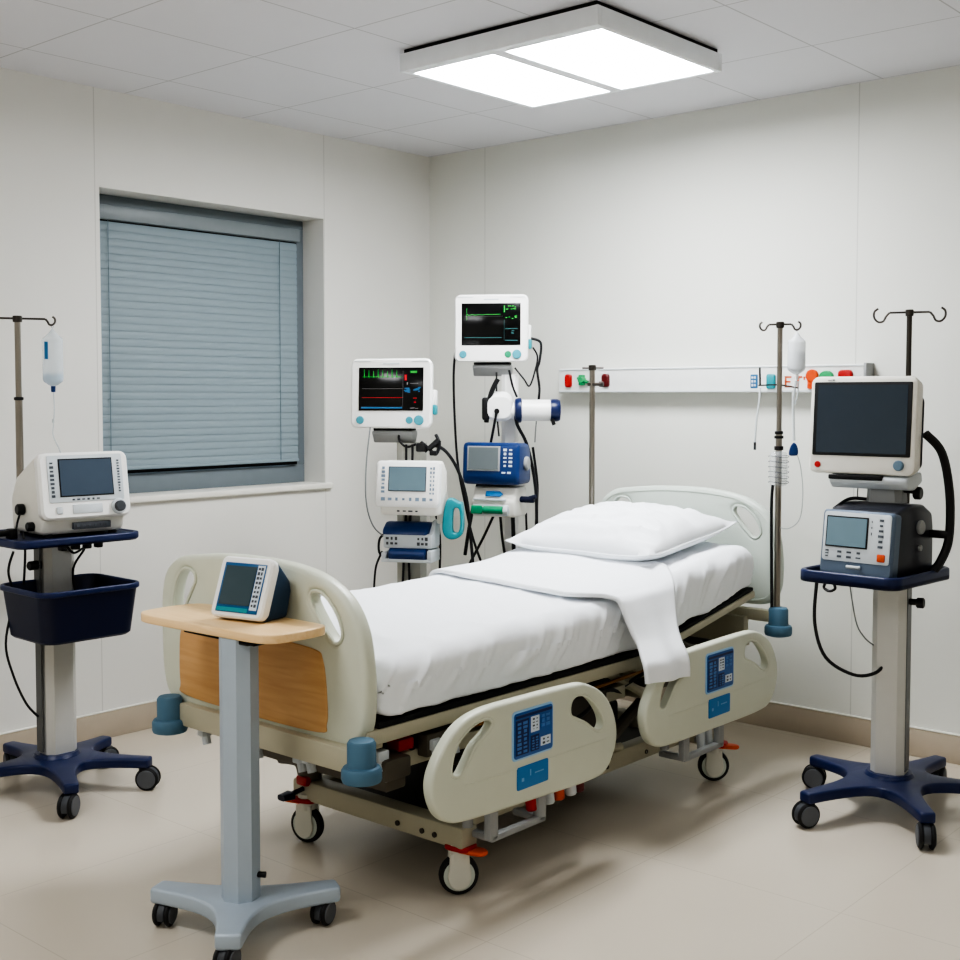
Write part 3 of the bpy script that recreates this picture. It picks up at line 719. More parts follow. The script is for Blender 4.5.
b = MB(); b.box(-.098, -.045, -.085, -.06, .012, .05, .006); b.cyl((-.04, -.078, .032), (.05, -.078, .032), .017, n=16, bev=.003); b.build('syringe', 'green', wb)
b = MB(); b.cyl((.055, -.078, .032), (.075, -.078, .032), .02, n=16, bev=.003); b.build('plunger', 'lgrey', wb)
b = MB(T(0, -.062, .1) @ RX(-25)); b.plate([(-.035, -.012), (.03, -.012), (.045, 0), (.03, .012), (-.035, .012)], .008, .002, XZ); b.build('flow_badge', 'badge', wb)
b = MB(); b.cyl((.1, .0, .075), (.165, .0, .075), .014, n=16, bev=.004); b.cyl((.14, .0, .08), (.175, -.01, .09), .01, n=12, bev=.003); b.build('clamp_knob', 'navydark', wb)
# white lamp arm on stand 2
la = thing('swivel_arm_unit', 'white horizontal cylinder with navy end caps on the taller corner stand', 'medical device', (S2[0] + .03, S2[1] - .065, 1.36), 41)
b = MB(); b.shell([(-.05, .1, .09, .03, -.03, .015), (-.035, .12, .12, .04, -.03, .015), (.02, .12, .13, .04, -.03, .02), (.04, .09, .1, .03, -.03, .02)]); b.build('swivel_joint', 'white', la)
b = MB(); b.cyl((.06, -.01, .003), (.20, -.01, .003), .047, n=28, bev=.004); b.cyl((.02, -.01, .0), (.05, -.01, .003), .035, n=24); b.build('cylinder_body', 'white', la)
b = MB(); b.lathe([(.03, 0), (.05, .006), (.055, .018), (.055, .03), (.05, .034)], T(.035, -.01, .003) @ RY(90), 28); b.lathe([(.048, 0), (.05, .01), (.05, .03), (.044, .042), (.02, .046)], T(.195, -.01, .003) @ RY(90), 28); b.build('end_cap', 'navy', la)
b = MB(); b.cyl((.20, -.05, -.035), (.21, -.05, -.06), .009, n=10); b.build('tip_switch', 'black', la)
b = MB(); b.cyl((-.04, -.052, .0), (-.04, -.062, .0), .012, n=14); b.tube([(-.085, -.03, -.05), (-.08, -.035, .02), (-.06, -.04, .09), (-.035, -.04, .14)], .011, 10); b.box(-.105, -.07, -.05, -.02, -.04, .06, .01); b.build('grip_handle', 'black', la)

# cables on the stands, local frames of the stands (x right, -y towards viewer)
for pts, r_, m_ in (
    ([(-.165, -.06, 1.30), (-.18, -.08, 1.15), (-.18, -.09, 1.0), (-.15, -.1, .9), (-.085, -.11, .845)], .003, 'cableg'),
    ([(-.045, -.03, 1.29), (-.05, -.04, 1.25), (-.02, -.05, 1.22), (.02, -.05, 1.23)], .005, 'cable'),
    ([(-.02, -.055, 1.23), (-.02, -.055, 1.17), (-.02, -.055, 1.0), (-.03, -.06, .8), (-.04, -.05, .55)], .005, 'cable'),
    ([(.005, -.055, 1.23), (.005, -.055, 1.17), (.0, -.055, 1.0), (-.01, -.06, .8), (-.005, -.05, .55)], .005, 'cable'),
    ([(.055, -.05, 1.2), (.09, -.05, 1.225), (.14, -.03, 1.2), (.19, -.01, 1.12), (.225, .01, 1.0), (.24, .03, .85), (.26, .03, .62)], .007, 'cable'),
    ([(.04, -.05, 1.24), (.075, -.06, 1.21), (.10, -.06, 1.19), (.115, -.06, 1.23), (.10, -.05, 1.27)], .007, 'cable'),
    ([(-.09, -.11, .88), (-.125, -.1, .85), (-.125, -.1, .79), (-.08, -.1, .77)], .005, 'cable'),
    ([(-.115, -.1, .80), (-.14, -.1, .74), (-.15, -.08, .66), (-.15, -.07, .6)], .0045, 'cable'),
    ([(.08, -.06, 1.02), (.115, -.03, .85), (.11, -.03, .62)], .005, 'cable')):
    tag_cable(st1, pts, r_, m_)
b = MB(); b.box(.02, .06, -.07, -.045, 1.2, 1.235, .006); b.cyl((.07, -.06, 1.21), (.115, -.06, 1.25), .012, n=10); b.box(.075, .105, -.08, -.05, 1.185, 1.205, .005); b.build('cable_clips', 'black', st1)
b = MB(); b.box(-.05, -.02, -.055, -.035, .95, .975, .004); b.box(-.03, .05, .03, .05, 1.19, 1.235); b.build('bracket', 'offwhite', st1)
for pts, r_, m_ in (
    ([(-.225, .0, 1.66), (-.245, .0, 1.60), (-.25, .0, 1.45), (-.235, .0, 1.15), (-.20, -.02, .95), (-.16, -.04, .78), (-.10, -.05, .62)], .0055, 'cable'),
    ([(-.06, -.03, 1.53), (-.06, -.04, 1.45), (-.06, -.05, 1.36), (-.05, -.09, 1.25)], .004, 'cable'),
    ([(-.005, -.05, 1.54), (.01, -.06, 1.47), (.03, -.06, 1.42)], .005, 'cable'),
    ([(.02, -.04, 1.55), (.06, -.05, 1.50), (.085, -.05, 1.47), (.11, -.04, 1.54), (.12, -.03, 1.6), (.10, -.03, 1.64)], .004, 'cable'),
    ([(.09, -.03, 1.68), (.135, -.02, 1.66), (.13, -.02, 1.58), (.12, -.02, 1.54), (.13, -.02, 1.46), (.125, -.02, 1.4)], .006, 'cable'),
    ([(.02, -.1, 1.36), (.03, -.1, 1.30), (.07, -.08, 1.22), (.10, -.06, 1.10), (.115, -.06, .98), (.12, -.05, .82), (.14, -.05, .7)], .0075, 'cable'),
    ([(.10, -.04, 1.2), (.12, -.03, 1.05), (.12, -.03, .95), (.11, -.03, .75)], .006, 'cable'),
    ([(.125, -.02, 1.4), (.115, -.02, 1.3), (.11, -.02, 1.22)], .003, 'cableg'),
    ([(-.06, -.12, 1.36), (-.075, -.11, 1.28), (-.09, -.1, 1.2)], .006, 'cable'),
    ([(-.1, -.09, 1.18), (-.14, -.08, 1.05), (-.18, -.05, .85), (-.2, -.03, .72)], .008, 'cable'),
    ([(-.07, -.1, .91), (-.12, -.08, .8), (-.18, -.06, .68), (-.2, -.05, .6)], .006, 'cable'),
    ([(-.045, -.1, .91), (-.035, -.09, .8), (-.01, -.06, .65)], .006, 'cable'),
    ([(.01, -.09, .91), (.015, -.08, .78), (.015, -.06, .6)], .009, 'cable'),
    ([(.07, -.06, .91), (.075, -.06, .8), (.09, -.05, .66)], .005, 'cable')):
    tag_cable(st2, pts, r_, m_)

# ------------------------------------------------------------------ wall service rail
hr = thing('wall_service_rail', 'long white medical outlet rail on the back wall above the bed', 'rail', (0, 0, 0))
b = MB(); b.prism([(-.072, 1.448), (-.07, 1.44), (0, 1.44), (0, 1.555), (-.066, 1.555), (-.072, 1.55)], .915, 2.44, .003); b.build('housing', mat('rail_white', (226, 228, 226), .4), hr)
MB().box(2.44, 2.452, -.075, 0, 1.436, 1.559, .002).build('end_cap', 'mgrey', hr)
MB().box(.92, 2.438, -.0755, -.07, 1.546, 1.550).build('top_bead', 'lgrey', hr)
MB().box(.92, 2.438, -.0755, -.07, 1.444, 1.449).build('bottom_bead', 'lgrey', hr)
def knob_pt(x, z, w_, h_, m_, nm, rnd_=.012, d=.018):
    b = MB(); b.shell([(-.07, w_, h_, rnd_, x, z), (-.07 - d * .7, w_, h_, rnd_, x, z), (-.07 - d, w_ * .8, h_ * .8, rnd_, x, z)]); return b.build(nm, m_, hr)
# positions along the wall
knob_pt(.977, 1.497, .036, .062, 'red', 'gas_outlet')
b = MB(); b.cyl((1.062, -.07, 1.50), (1.062, -.10, 1.50), .016, n=16, bev=.003); b.cyl((1.042, -.09, 1.51), (1.10, -.09, 1.49), .008, n=10); b.box(1.047, 1.072, -.095, -.07, 1.475, 1.525, .004); b.build('gas_valve', 'greenb', hr)
knob_pt(1.192, 1.497, .04, .06, 'redd', 'gas_outlet')
knob_pt(1.956, 1.488, .034, .058, 'w_blue', 'switch_plate', .004, .006)
b = MB(); key_block(b, 1.944, 1.968, 1.464, 1.512, 2, 3, .7, -.079, -.075, .3); b.build('switch_keys', 'keylight', hr)
knob_pt(2.036, 1.487, .04, .062, 'teal', 'gas_outlet', .01, .014)
b = MB()
for x0, x1, z0, z1 in ((0, .008, 0, .046), (0, .03, 0, .007), (0, .026, .0195, .0265), (0, .03, .039, .046), (.042, .078, .039, .046), (.056, .064, 0, .046), (.084, .091, .03, .044)):
    b.box(2.098 + x0, 2.098 + x1, -.0745, -.071, 1.462 + z0, 1.462 + z1)
b.build('lettering', mat('orange_lettering', (208, 104, 66), .5), hr)
b = MB(); b.cyl((2.223, -.07, 1.508), (2.223, -.088, 1.508), .027, n=24, bev=.004); b.box(2.202, 2.232, -.084, -.07, 1.455, 1.498, .004, mtx=None); b.build('emergency_knob', 'orange', hr)
def dome_pt(x, m_):
    o_ = [(x - .03, 1.478)] + [(x + .03 * math.cos(R(180 - 180 * i / 12)), 1.505 + .024 * math.sin(R(180 - 180 * i / 12))) for i in range(13)] + [(x + .03, 1.478)]
    b = MB(); b.plate(o_, .018, .004, T(0, -.078, 0) @ XZ); b.build('call_button', m_, hr)
dome_pt(2.285, 'greenb'); 
knob_pt(2.366, 1.505, .06, .052, 'red', 'call_button', .016)

# ------------------------------------------------------------------ bed
bed = thing('hospital_bed', 'beige hospital bed with wood footboard panel and blue corner bumpers', 'bed', (1.835, -1.5, 0))
BX, BY = 1.835, -1.5
BM = T(-BX, -BY, 0)          # build in room coordinates under the bed empty
FY = -2.56
def board(pts, holes, y, t, m_, nm, rz=0):
    b = MB(BM); b.plate(cat(pts, 6, True), t, .017, T(0, y, 0) @ XZ, [cat(h, 6, True) for h in holes], 4)
    return b.build(nm, m_, bed, 40)
fo = [(1.40, .487), (1.335, .515), (1.306, .59), (1.30, .72), (1.302, .81), (1.325, .89), (1.385, .937), (1.47, .953), (1.62, .967), (1.79, .97), (1.93, .962), (2.04, .94), (2.13, .893), (2.185, .82), (2.207, .73), (2.212, .62), (2.195, .535), (2.14, .492), (2.0, .485), (1.75, .483), (1.55, .484)]
hl = [(1.362, .80), (1.378, .862), (1.415, .905), (1.462, .905), (1.478, .878), (1.452, .835), (1.418, .785), (1.388, .768), (1.366, .775)]
hr_ = [(2.122, .80), (2.10, .85), (2.05, .895), (2.005, .9), (1.993, .875), (2.02, .835), (2.06, .79), (2.09, .768), (2.112, .775)]
fb = board(fo, [hl, hr_], FY, .052, 'beige', 'footboard')
def rim_ring(parent, pts, y, m_, r_=.005):
    P = cat(pts, 6, True); P.append(P[0])
    b = MB(BM); b.tube([(p[0], y, p[1]) for p in P], r_, 8, 0); return b.build('grip_rim', m_, parent)
o = rim_ring(bed, [(1.755 + (p[0] - 1.755) * 1.0, p[1]) for p in hl], FY - .022, 'beige'); o.parent = fb
o = rim_ring(bed, hr_, FY - .022, 'beige'); o.parent = fb
b = MB(BM); b.plate(cat([(1.43, .525), (1.405, .56), (1.402, .65), (1.41, .72), (1.44, .748), (1.74, .752), (2.0, .745), (2.05, .715), (2.066, .60), (2.062, .545), (2.03, .518), (1.74, .515)], 5, True), .008, .003, T(0, FY - .0265, 0) @ XZ); b.build('wood_panel', 'woodpanel', fb)
# headboard
HY = -.40
def mapx(p, x0, x1, z0, z1): return (x0 + (p[0] - 1.30) / .912 * (x1 - x0), z0 + (p[1] - .483) / .487 * (z1 - z0))
hbp = [mapx(p, 1.395, 2.268, .60, 1.055) for p in fo]
hb = board(hbp, [[mapx(p, 1.395, 2.268, .60, 1.055) for p in hl], [mapx(p, 1.395, 2.268, .60, 1.055) for p in hr_]], HY, .046, 'beigepale', 'headboard')
o = rim_ring(bed, [mapx(p, 1.395, 2.268, .60, 1.055) for p in hr_], HY - .019, 'beigepale'); o.parent = hb
o = rim_ring(bed, [mapx(p, 1.395, 2.268, .60, 1.055) for p in hl], HY - .019, 'beigepale'); o.parent = hb
b = MB(BM); P = [mapx(p, 1.395, 2.268, .60, 1.055) for p in fo]; P = [(1.832 + (p[0] - 1.832) * .955, .83 + (p[1] - .83) * .92) for p in P]
P = cat(P, 6, True); P.append(P[0]); b.tube([(p[0], HY - .0205, p[1]) for p in P], .005, 6, 0); b.build('edge_bead', 'beigepale', hb)

# bumpers
bp_ = MB(); bp_.lathe([(.03, 0), (.05, .006), (.053, .014), (.053, .036), (.048, .044), (.039, .046), (.038, .052), (.038, .105), (.033, .113), (.014, .116)], None, 28)
bmesh_ = bp_.mesh('corner_bumper', 'bumper')
for x, y, z in ((2.238, -2.625, .43), (1.40, -2.625, .41), (2.262, -.42, .49), (1.358, -.42, .49)):
    put('corner_bumper', bmesh_, bed, (x - BX, y - BY, z))

# deck frame
b = MB(BM)
b.box(1.43, 2.205, -2.615, -2.575, .437, .505, .006)      # foot end cross rail
b.box(1.36, 2.28, -.445, -.405, .545, .59, .006)            # head end cross rail
b.box(2.165, 2.205, -2.57, -1.22, .503, .545, .006); b.box(2.11, 2.15, -2.48, -1.3, .395, .44, .006); b.box(1.44, 1.48, -2.57, -1.22, .487, .545, .006)
b.box(1.46, 2.19, -2.54, -2.50, .487, .54, .004); b.box(1.46, 2.19, -1.30, -1.26, .487, .54, .004)
b.box(2.10, 2.14, -1.3, -.42, .44, .49, .005); b.box(1.5, 1.54, -1.3, -.42, .44, .49, .005)
b.box(1.5, 2.14, -.47, -.43, .44, .56, .005)
b.build('deck_frame', 'frameb', bed)
b = MB(BM); b.box(1.44, 2.205, -2.53, -1.22, .545, .562, .004); b.build('deck_panel', 'gap', bed)  # near-black colour stands for the shaded gap between mattress and frame
# raised backrest
ang = math.degrees(math.atan2(.12, .70))
BR = BM @ T(0, -1.20, .53) @ RX(ang)
b = MB(BR); b.box(2.165, 2.212, 0, .70, .0, .03, .008); b.box(1.43, 1.475, 0, .70, .0, .03, .008); b.box(1.475, 2.165, .66, .70, 0, .03, .004); b.build('backrest_frame', 'frameb', bed)
b = MB(BR); b.box(1.45, 2.21, .01, .69, .031, .044, .003); b.build('backrest_panel', 'gap', bed)  # same painted gap shade below the raised mattress end
# linkage under the backrest
b = MB(BM)
b.tube([(2.10, -.95, .555), (2.10, -.8, .48), (2.10, -.62, .46)], .016, 10); b.tube([(1.55, -.95, .555), (1.55, -.8, .48), (1.55, -.62, .46)], .016, 10)
b.cyl((1.5, -.62, .47), (2.16, -.62, .47), .015, n=14)
b.cyl((1.5, -1.0, .52), (2.16, -1.0, .52), .014, n=14)
b.build('backrest_link', 'framed', bed)
# lifting mechanism
b = MB(BM)
b.box(1.58, 2.10, -2.05, -1.95, .36, .47, .01); b.box(1.58, 2.10, -1.02, -.92, .36, .45, .01)
for x in (1.62, 2.07):
    b.tube([(x, -2.0, .38), (x, -1.62, .20)], .022, 10, 0); b.tube([(x, -.97, .38), (x, -1.35, .20)], .022, 10, 0)
    b.tube([(x, -2.35, .47), (x, -2.0, .30), (x, -1.7, .18)], .018, 10, 0)
b.cyl((1.58, -1.62, .20), (2.12, -1.62, .20), .02, n=14); b.cyl((1.58, -1.35, .20), (2.12, -1.35, .20), .02, n=14)
b.build('lift_arms', 'framed', bed)
b = MB(BM)
for x in (1.56, 2.13):
    b.tube([(x, -1.95, .40), (x, -1.55, .26), (x, -1.3, .22)], .014, 8, 0); b.tube([(x, -1.40, .50), (x, -1.12, .36), (x, -.95, .22)], .016, 8, 0); b.tube([(x, -1.75, .50), (x, -1.55, .42), (x, -1.38, .34)], .012, 8, 0)
b.cyl((1.56, -1.40, .49), (2.14, -1.40, .49), .014, n=12); b.cyl((1.56, -1.12, .36), (2.14, -1.12, .36), .012, n=12)
b.build('link_rods', 'frameb', bed)
b = MB(BM); b.tube([(2.14, -2.35, .44), (2.15, -2.1, .36), (2.14, -1.85, .40), (2.16, -1.6, .38), (2.15, -1.42, .44), (2.14, -1.3, .40)], .008, 8); b.build('cable', 'cable', bed)
b = MB(BM); b.tube([(2.13, -1.32, .42), (2.16, -1.15, .47), (2.12, -1.0, .43), (2.14, -.8, .5)], .006, 8); b.build('cable', 'cable', bed)
b = MB(BM); b.box(1.62, 2.12, -2.42, -1.30, .40, .475, .01); b.box(1.66, 2.02, -1.85, -1.15, .22, .34, .015); b.box(1.6, 2.08, -2.15, -.9, .13, .17, .006); b.box(2.04, 2.16, -1.62, -1.42, .24, .45, .012); b.build('motor_housing', 'mech', bed)
b = MB(BM); b.cyl((1.84, -2.2, .36), (1.84, -1.7, .30), .03, n=18); b.cyl((1.84, -1.75, .305), (1.84, -1.2, .25), .016, n=14); b.build('actuator', 'mgrey', bed)
b = MB(BM); b.tube([(2.15, -2.2, .46), (2.17, -1.8, .463), (2.16, -1.3, .47), (2.12, -1.1, .46)], .007, 8); b.build('release_rod', 'brass', bed)
b = MB(BM); b.tube([(1.5, -2.28, .27), (1.62, -2.33, .30), (1.85, -2.38, .33), (2.05, -2.40, .33)], .012, 8); b.build('foot_lever_bar', 'mech', bed)
b = MB(BM); b.box(2.12, 2.17, -2.42, -2.36, .452, .485, .005); b.build('release_tab', 'red', bed)
for x, y, z in ((2.17, -2.49, .455), (2.12, -2.52, .44), (2.19, -2.3, .45), (2.17, -2.2, .44), (1.95, -2.55, .42), (1.9, -2.54, .41), (1.72, -2.55, .415), (1.5, -2.57, .42)):
    b = MB(BM); b.cyl((x, y, z), (x + .01, y, z - .035), .013, n=10); b.box(x - .014, x + .014, y - .02, y + .02, z - .01, z + .02, .004); b.build('frame_fitting', 'lgrey', bed)
b = MB(BM); b.box(2.05, 2.20, -2.50, -2.40, .39, .45, .01); b.box(1.6, 2.16, -2.46, -2.38, .345, .40, .01); b.box(2.15, 2.19, -2.33, -2.22, .42, .485, .006); b.build('foot_section_box', 'framed', bed)

# base frame
b = MB(BM)
b.box(1.50, 2.235, -2.235, -2.165, .138, .205, .012)
b.box(1.52, 2.23, -.86, -.79, .138, .205, .012)
b.box(2.06, 2.115, -2.17, -.85, .135, .20, .008); b.box(1.52, 1.575, -2.17, -.85, .125, .192, .008)
b.build('base_frame', 'frameb', bed)
b = MB(BM)
for x, y in ((2.117, -1.42), (2.117, -1.36), (2.117, -1.12)):
    b = MB(BM); b.cyl((x - .004, y, .16), (x + .002, y, .16), .008, n=10); b.build('frame_bolt', 'mech', bed)
for x in (2.08, 2.13, 1.98): b = MB(BM); b.cyl((x, -2.233, .165), (x, -2.24, .165), .008, n=10); b.build('frame_bolt', 'mech', bed)

# bed casters
def bed_caster():
    r_ = .058
    fk = MB()
    fk.cyl((0, 0, .11), (0, 0, .16), .03, n=20)
    o_ = [(-.028, .125), (.028, .125), (.03, .085), (.034, .06)] + [(.0 + .034 * math.cos(R(-a)), .058 + .04 * math.sin(R(-a))) for a in range(10, 175, 15)] + [(-.034, .06), (-.03, .085)]
    for s_ in (-1, 1): fk.plate(o_, .008, .003, T(0, s_ * .021, 0) @ XZ)
    fk.box(-.028, .028, -.02, .02, .112, .126, .004)
    fk = fk.mesh('caster', mat('caster_fork', (214, 214, 204), .4))
    wh = MB(); wh.lathe([(.03, -.014), (r_ - .01, -.015), (r_ - .002, -.011), (r_, -.004), (r_, .004), (r_ - .002, .011), (r_ - .01, .015), (.03, .014)], T(.0, 0, r_) @ RX(90), 32); wh = wh.mesh('wheel', 'tyre')
    hd = MB(); hd.lathe([(.004, -.0165), (.043, -.016), (.047, -.014), (.047, .014), (.043, .016), (.004, .0165)], T(0, 0, r_) @ RX(90), 28); hd = hd.mesh('hub_disc', 'beigepale')
    return fk, wh, hd
fk, wh, hd = bed_caster()
pd = MB(); pd.plate(cat([(-.03, -.022), (.03, -.026), (.07, -.02), (.082, 0), (.07, .02), (.03, .026), (-.03, .022)], 5, True), .012, .005); pd = pd.mesh('brake_pedal', 'orange')
pr = MB(); pr.plate(cat([(-.03, -.028), (.04, -.03), (.05, 0), (.04, .03), (-.03, .028)], 5, True), .016, .006); pr = pr.mesh('brake_collar', 'red')
for x, y, ra, pa in ((2.195, -2.205, 50, 10), (1.552, -2.215, 15, 200), (2.205, -.805, 40, 20), (1.552, -.805, 60, 180)):
    c = put('caster', fk, bed, (x - BX, y - BY, 0), ra)
    put('wheel', wh, c); put('hub_disc', hd, c)
    put('brake_pedal', pd, c, (.012 * math.cos(R(pa - ra)), .012 * math.sin(R(pa - ra)), .134), pa - ra); put('brake_collar', pr, c, (0, 0, .14), pa - ra)
b = MB(BM); b.tube([(1.56, -2.31, .172), (1.56, -2.24, .18)], .008, 8, 0); b.shell([(-2.33, .035, .018, .008, 1.56, .172), (-2.29, .045, .024, .01, 1.56, .172)]); b.build('foot_pedal', 'navydark', bed)
b = MB(BM); b.box(1.535, 1.585, -2.25, -2.2, .19, .222, .008); b.build('pedal_housing', 'red', bed)
b = MB(BM); b.lathe([(.035, .195), (.045, .24), (.06, .27), (.06, .3), (.05, .32)], T(1.555, -2.205, 0), 20); b.box(1.52, 1.60, -2.25, -1.9, .30, .345, .01); b.build('corner_post', 'framed', bed)

# side rails
def side_rail(y0, L, tilt, panel_u):
    k_ = L / .845
    prof = [(0, .405), (.012, .335), (.058, .286), (.15, .270), (.43, .267), (.70, .267), (.79, .286), (.84, .36), (.835, .44), (.78, .52), (.69, .567), (.6, .575), (.38, .572), (.21, .565), (.11, .537), (.038, .475)]
    h1 = [(.066, .43), (.078, .475), (.105, .508), (.16, .537), (.21, .543), (.228, .528), (.21, .508), (.16, .478), (.125, .435), (.1, .41), (.075, .412)]
    h2 = [(.62, .512), (.632, .534), (.665, .54), (.71, .523), (.755, .48), (.77, .447), (.755, .43), (.725, .438), (.69, .46), (.65, .478), (.625, .49)]
    def grow(P, g):
        cu_, cz_ = sum(p[0] for p in P) / len(P), sum(p[1] for p in P) / len(P)
        return [(cu_ + (p[0] - cu_) * g, cz_ + (p[1] - cz_) * g) for p in P]
    h1, h2 = [(p[0] + .014, p[1] - .008) for p in grow(h1, 1.02)], [(p[0] - .008, p[1] - .008) for p in grow(h2, 1.14)]
    f_ = lambda P: [(y0 + u * k_, z + tilt * (u - .42)) for u, z in P]
    X = 2.33
    b = MB(BM); b.plate(cat(f_(prof), 6, True), .038, .011, T(X, 0, 0) @ YZ, [cat(f_(h1), 6, True), cat(f_(h2), 6, True)], 4)
    rl = b.build('side_rail', 'beige', bed, 40)
    b = MB(BM)
    for h in (h1, h2):
        P = cat(f_(h), 6, True); P.append(P[0]); b.tube([(X + .0135, p[0], p[1]) for p in P], .0045, 8, 0)
    q = [(.13, .372), (.3, .372), (.55, .378), (.80, .385)]
    b.tube([(X + .0185, p[0], p[1]) for p in f_(q)], .002, 6, 4)
    q = [(.05, .302), (.15, .286), (.43, .282), (.70, .282), (.79, .30)]
    b.tube([(X + .0165, p[0], p[1]) for p in f_(q)], .0022, 6, 4)
    b.build('grip_rim', 'beige', rl)
    u0, u1 = panel_u; yc = y0 + (u0 + u1) / 2; wd = u1 - u0; zc = .470
    F = BM @ T(X + .019, yc, zc) @ RZ(90) @ RX(0)       # local x -> +y, local -y -> +x (outward)
    b = MB(F @ T(0, .001, 0)); b.plate(rrect(wd, .142, .014, 5), .008, .002, XZ); cp = b.build('control_panel', 'rimblue', rl)
    b = MB(F); b.plate(rrect(wd - .012, .130, .010, 5), .004, .001, T(0, -.003, 0) @ XZ); b.build('panel_face', 'panelblue', cp)
    b = MB(F @ T(0, -.006, 0)); b.box(-wd * .44, -wd * .13, -.0005, .001, -.055, .045); b.box(-wd * .44, wd * .43, -.0005, .001, .05, .058); b.box(wd * -.08, wd * .12, -.0005, .001, -.055, -.01); b.build('dark_keys', 'panelnavy', cp)
    keypads(cp, F @ T(0, -.0068, 0), mat('legend_blue', (70, 120, 184), .4), (-wd * .43, -wd * .15, -.053, .04, 2, 8, .8, -.0005, .001), (-wd * .07, wd * .11, -.053, -.014, 2, 5, .7, -.0005, .001), (wd * .15, wd * .40, .005, .045, 2, 3, .8, -.0005, .001))
    b = MB(F @ T(0, -.0066, 0)); b.box(-wd * .08, wd * .12, -.0005, .001, 0, .045); b.build('pale_key', 'keylight', cp)
    b = MB(F @ T(0, -.0066, 0)); b.box(wd * .16, wd * .40, -.0005, .001, -.048, -.022); b.build('pale_key', 'keylight', cp)
    b = MB(F @ T(0, -.0076, 0)); key_block(b, -wd * .06, wd * .1, .004, .042, 2, 4, .6, -.0005, .001, .7); key_block(b, wd * .18, wd * .38, -.046, -.024, 2, 2, .6, -.0005, .001, .6); b.build('pale_key_legends', 'key', cp)
    b = MB(F @ T(0, 0, -.125)); b.plate(rrect(wd * .76, .066, .006, 4), .005, .001, XZ); b.build('badge_plate', 'badge', rl)
    for a in ((-wd * .28, -wd * .22, -.0004, .001, -.01, .0), (-wd * .08, -wd * .05, -.0004, .001, .0, .018), (wd * .04, wd * .26, -.0004, .001, .002, .006)):
        b = MB(F @ T(0, -.0028, -.125)); b.box(*a); b.build('badge_mark', mat('badge_print', (110, 160, 200), .5), rl)
    # hinge arms carrying the rail
    b = MB(BM)
    for uu in (.30, .52):
        yy = y0 + uu * k_
        b.box(2.285, 2.31, yy - .022, yy + .016, .175, .33, .006); b.box(2.20, 2.31, yy - .014, yy + .014, .17, .19, .005)
    b.box(2.285, 2.31, y0 + .30 * k_, y0 + .52 * k_, .17, .19, .005)
    b.cyl((2.25, y0 + .25 * k_, .29), (2.25, y0 + .25 * k_, .215), .016, n=12); b.cyl((2.25, y0 + .25 * k_ - .03, .265), (2.25, y0 + .25 * k_ + .03, .265), .02, n=12)
    b.build('hinge_arm', 'mgrey', rl)
    return rl
r1 = side_rail(-2.478, .845, -.035, (.325, .512))
r2 = side_rail(-1.476, .895, .0, (.365, .555))
for y, m_ in ((-1.98, 'red'), (-1.90, 'lgrey'), (-1.85, 'orange'), (-1.79, 'lgrey'), (-1.75, 'redd')):
    b = MB(BM); b.cyl((2.27, y, .30), (2.285, y, .205), .022, .018, n=14, bev=.004); b.build('cable_plug', m_, bed)
for y in (-1.0, -.95, -.88):
    b = MB(BM); b.cyl((2.26, y, .30), (2.27, y, .17), .018, .015, n=14, bev=.004); b.build('hinge_post', 'lgrey', bed)

# ------------------------------------------------------------------ bedding
def lerp_tab(tab, y):
    for (a, va), (b_, vb) in zip(tab, tab[1:]):
        if y <= b_:
            t = max(0, (y - a) / (b_ - a)); t = t * t * (3 - 2 * t); return va + (vb - va) * t
    return tab[-1][1]
ZB = [(-2.53, .568), (-1.9, .566), (-1.28, .568), (-.9, .630), (-.5, .697)]
ZT = [(-2.53, .752), (-1.9, .768), (-1.3, .778), (-.95, .815), (-.5, .85)]
def sag(x, y):
    return .03 * min(1, max(0, (x - 1.7) / .5)) ** 1.4 * min(1, max(0, (-.92 - y) / .3))
def sect(w, h, cx, cz):
    o = []
    for sx, sz, a0, r in ((1, 1, 0, .055), (-1, 1, 90, .055), (-1, -1, 180, .014), (1, -1, 270, .014)):
        r = min(r, h / 2.2)
        for i in range(11):
            a = R(a0 + 9 * i); o.append((cx + sx * (w / 2 - r) + r * math.cos(a), cz + sz * (h / 2 - r) + r * math.sin(a)))
    return o
mb = bmesh.new(); rows = []; ny = 260
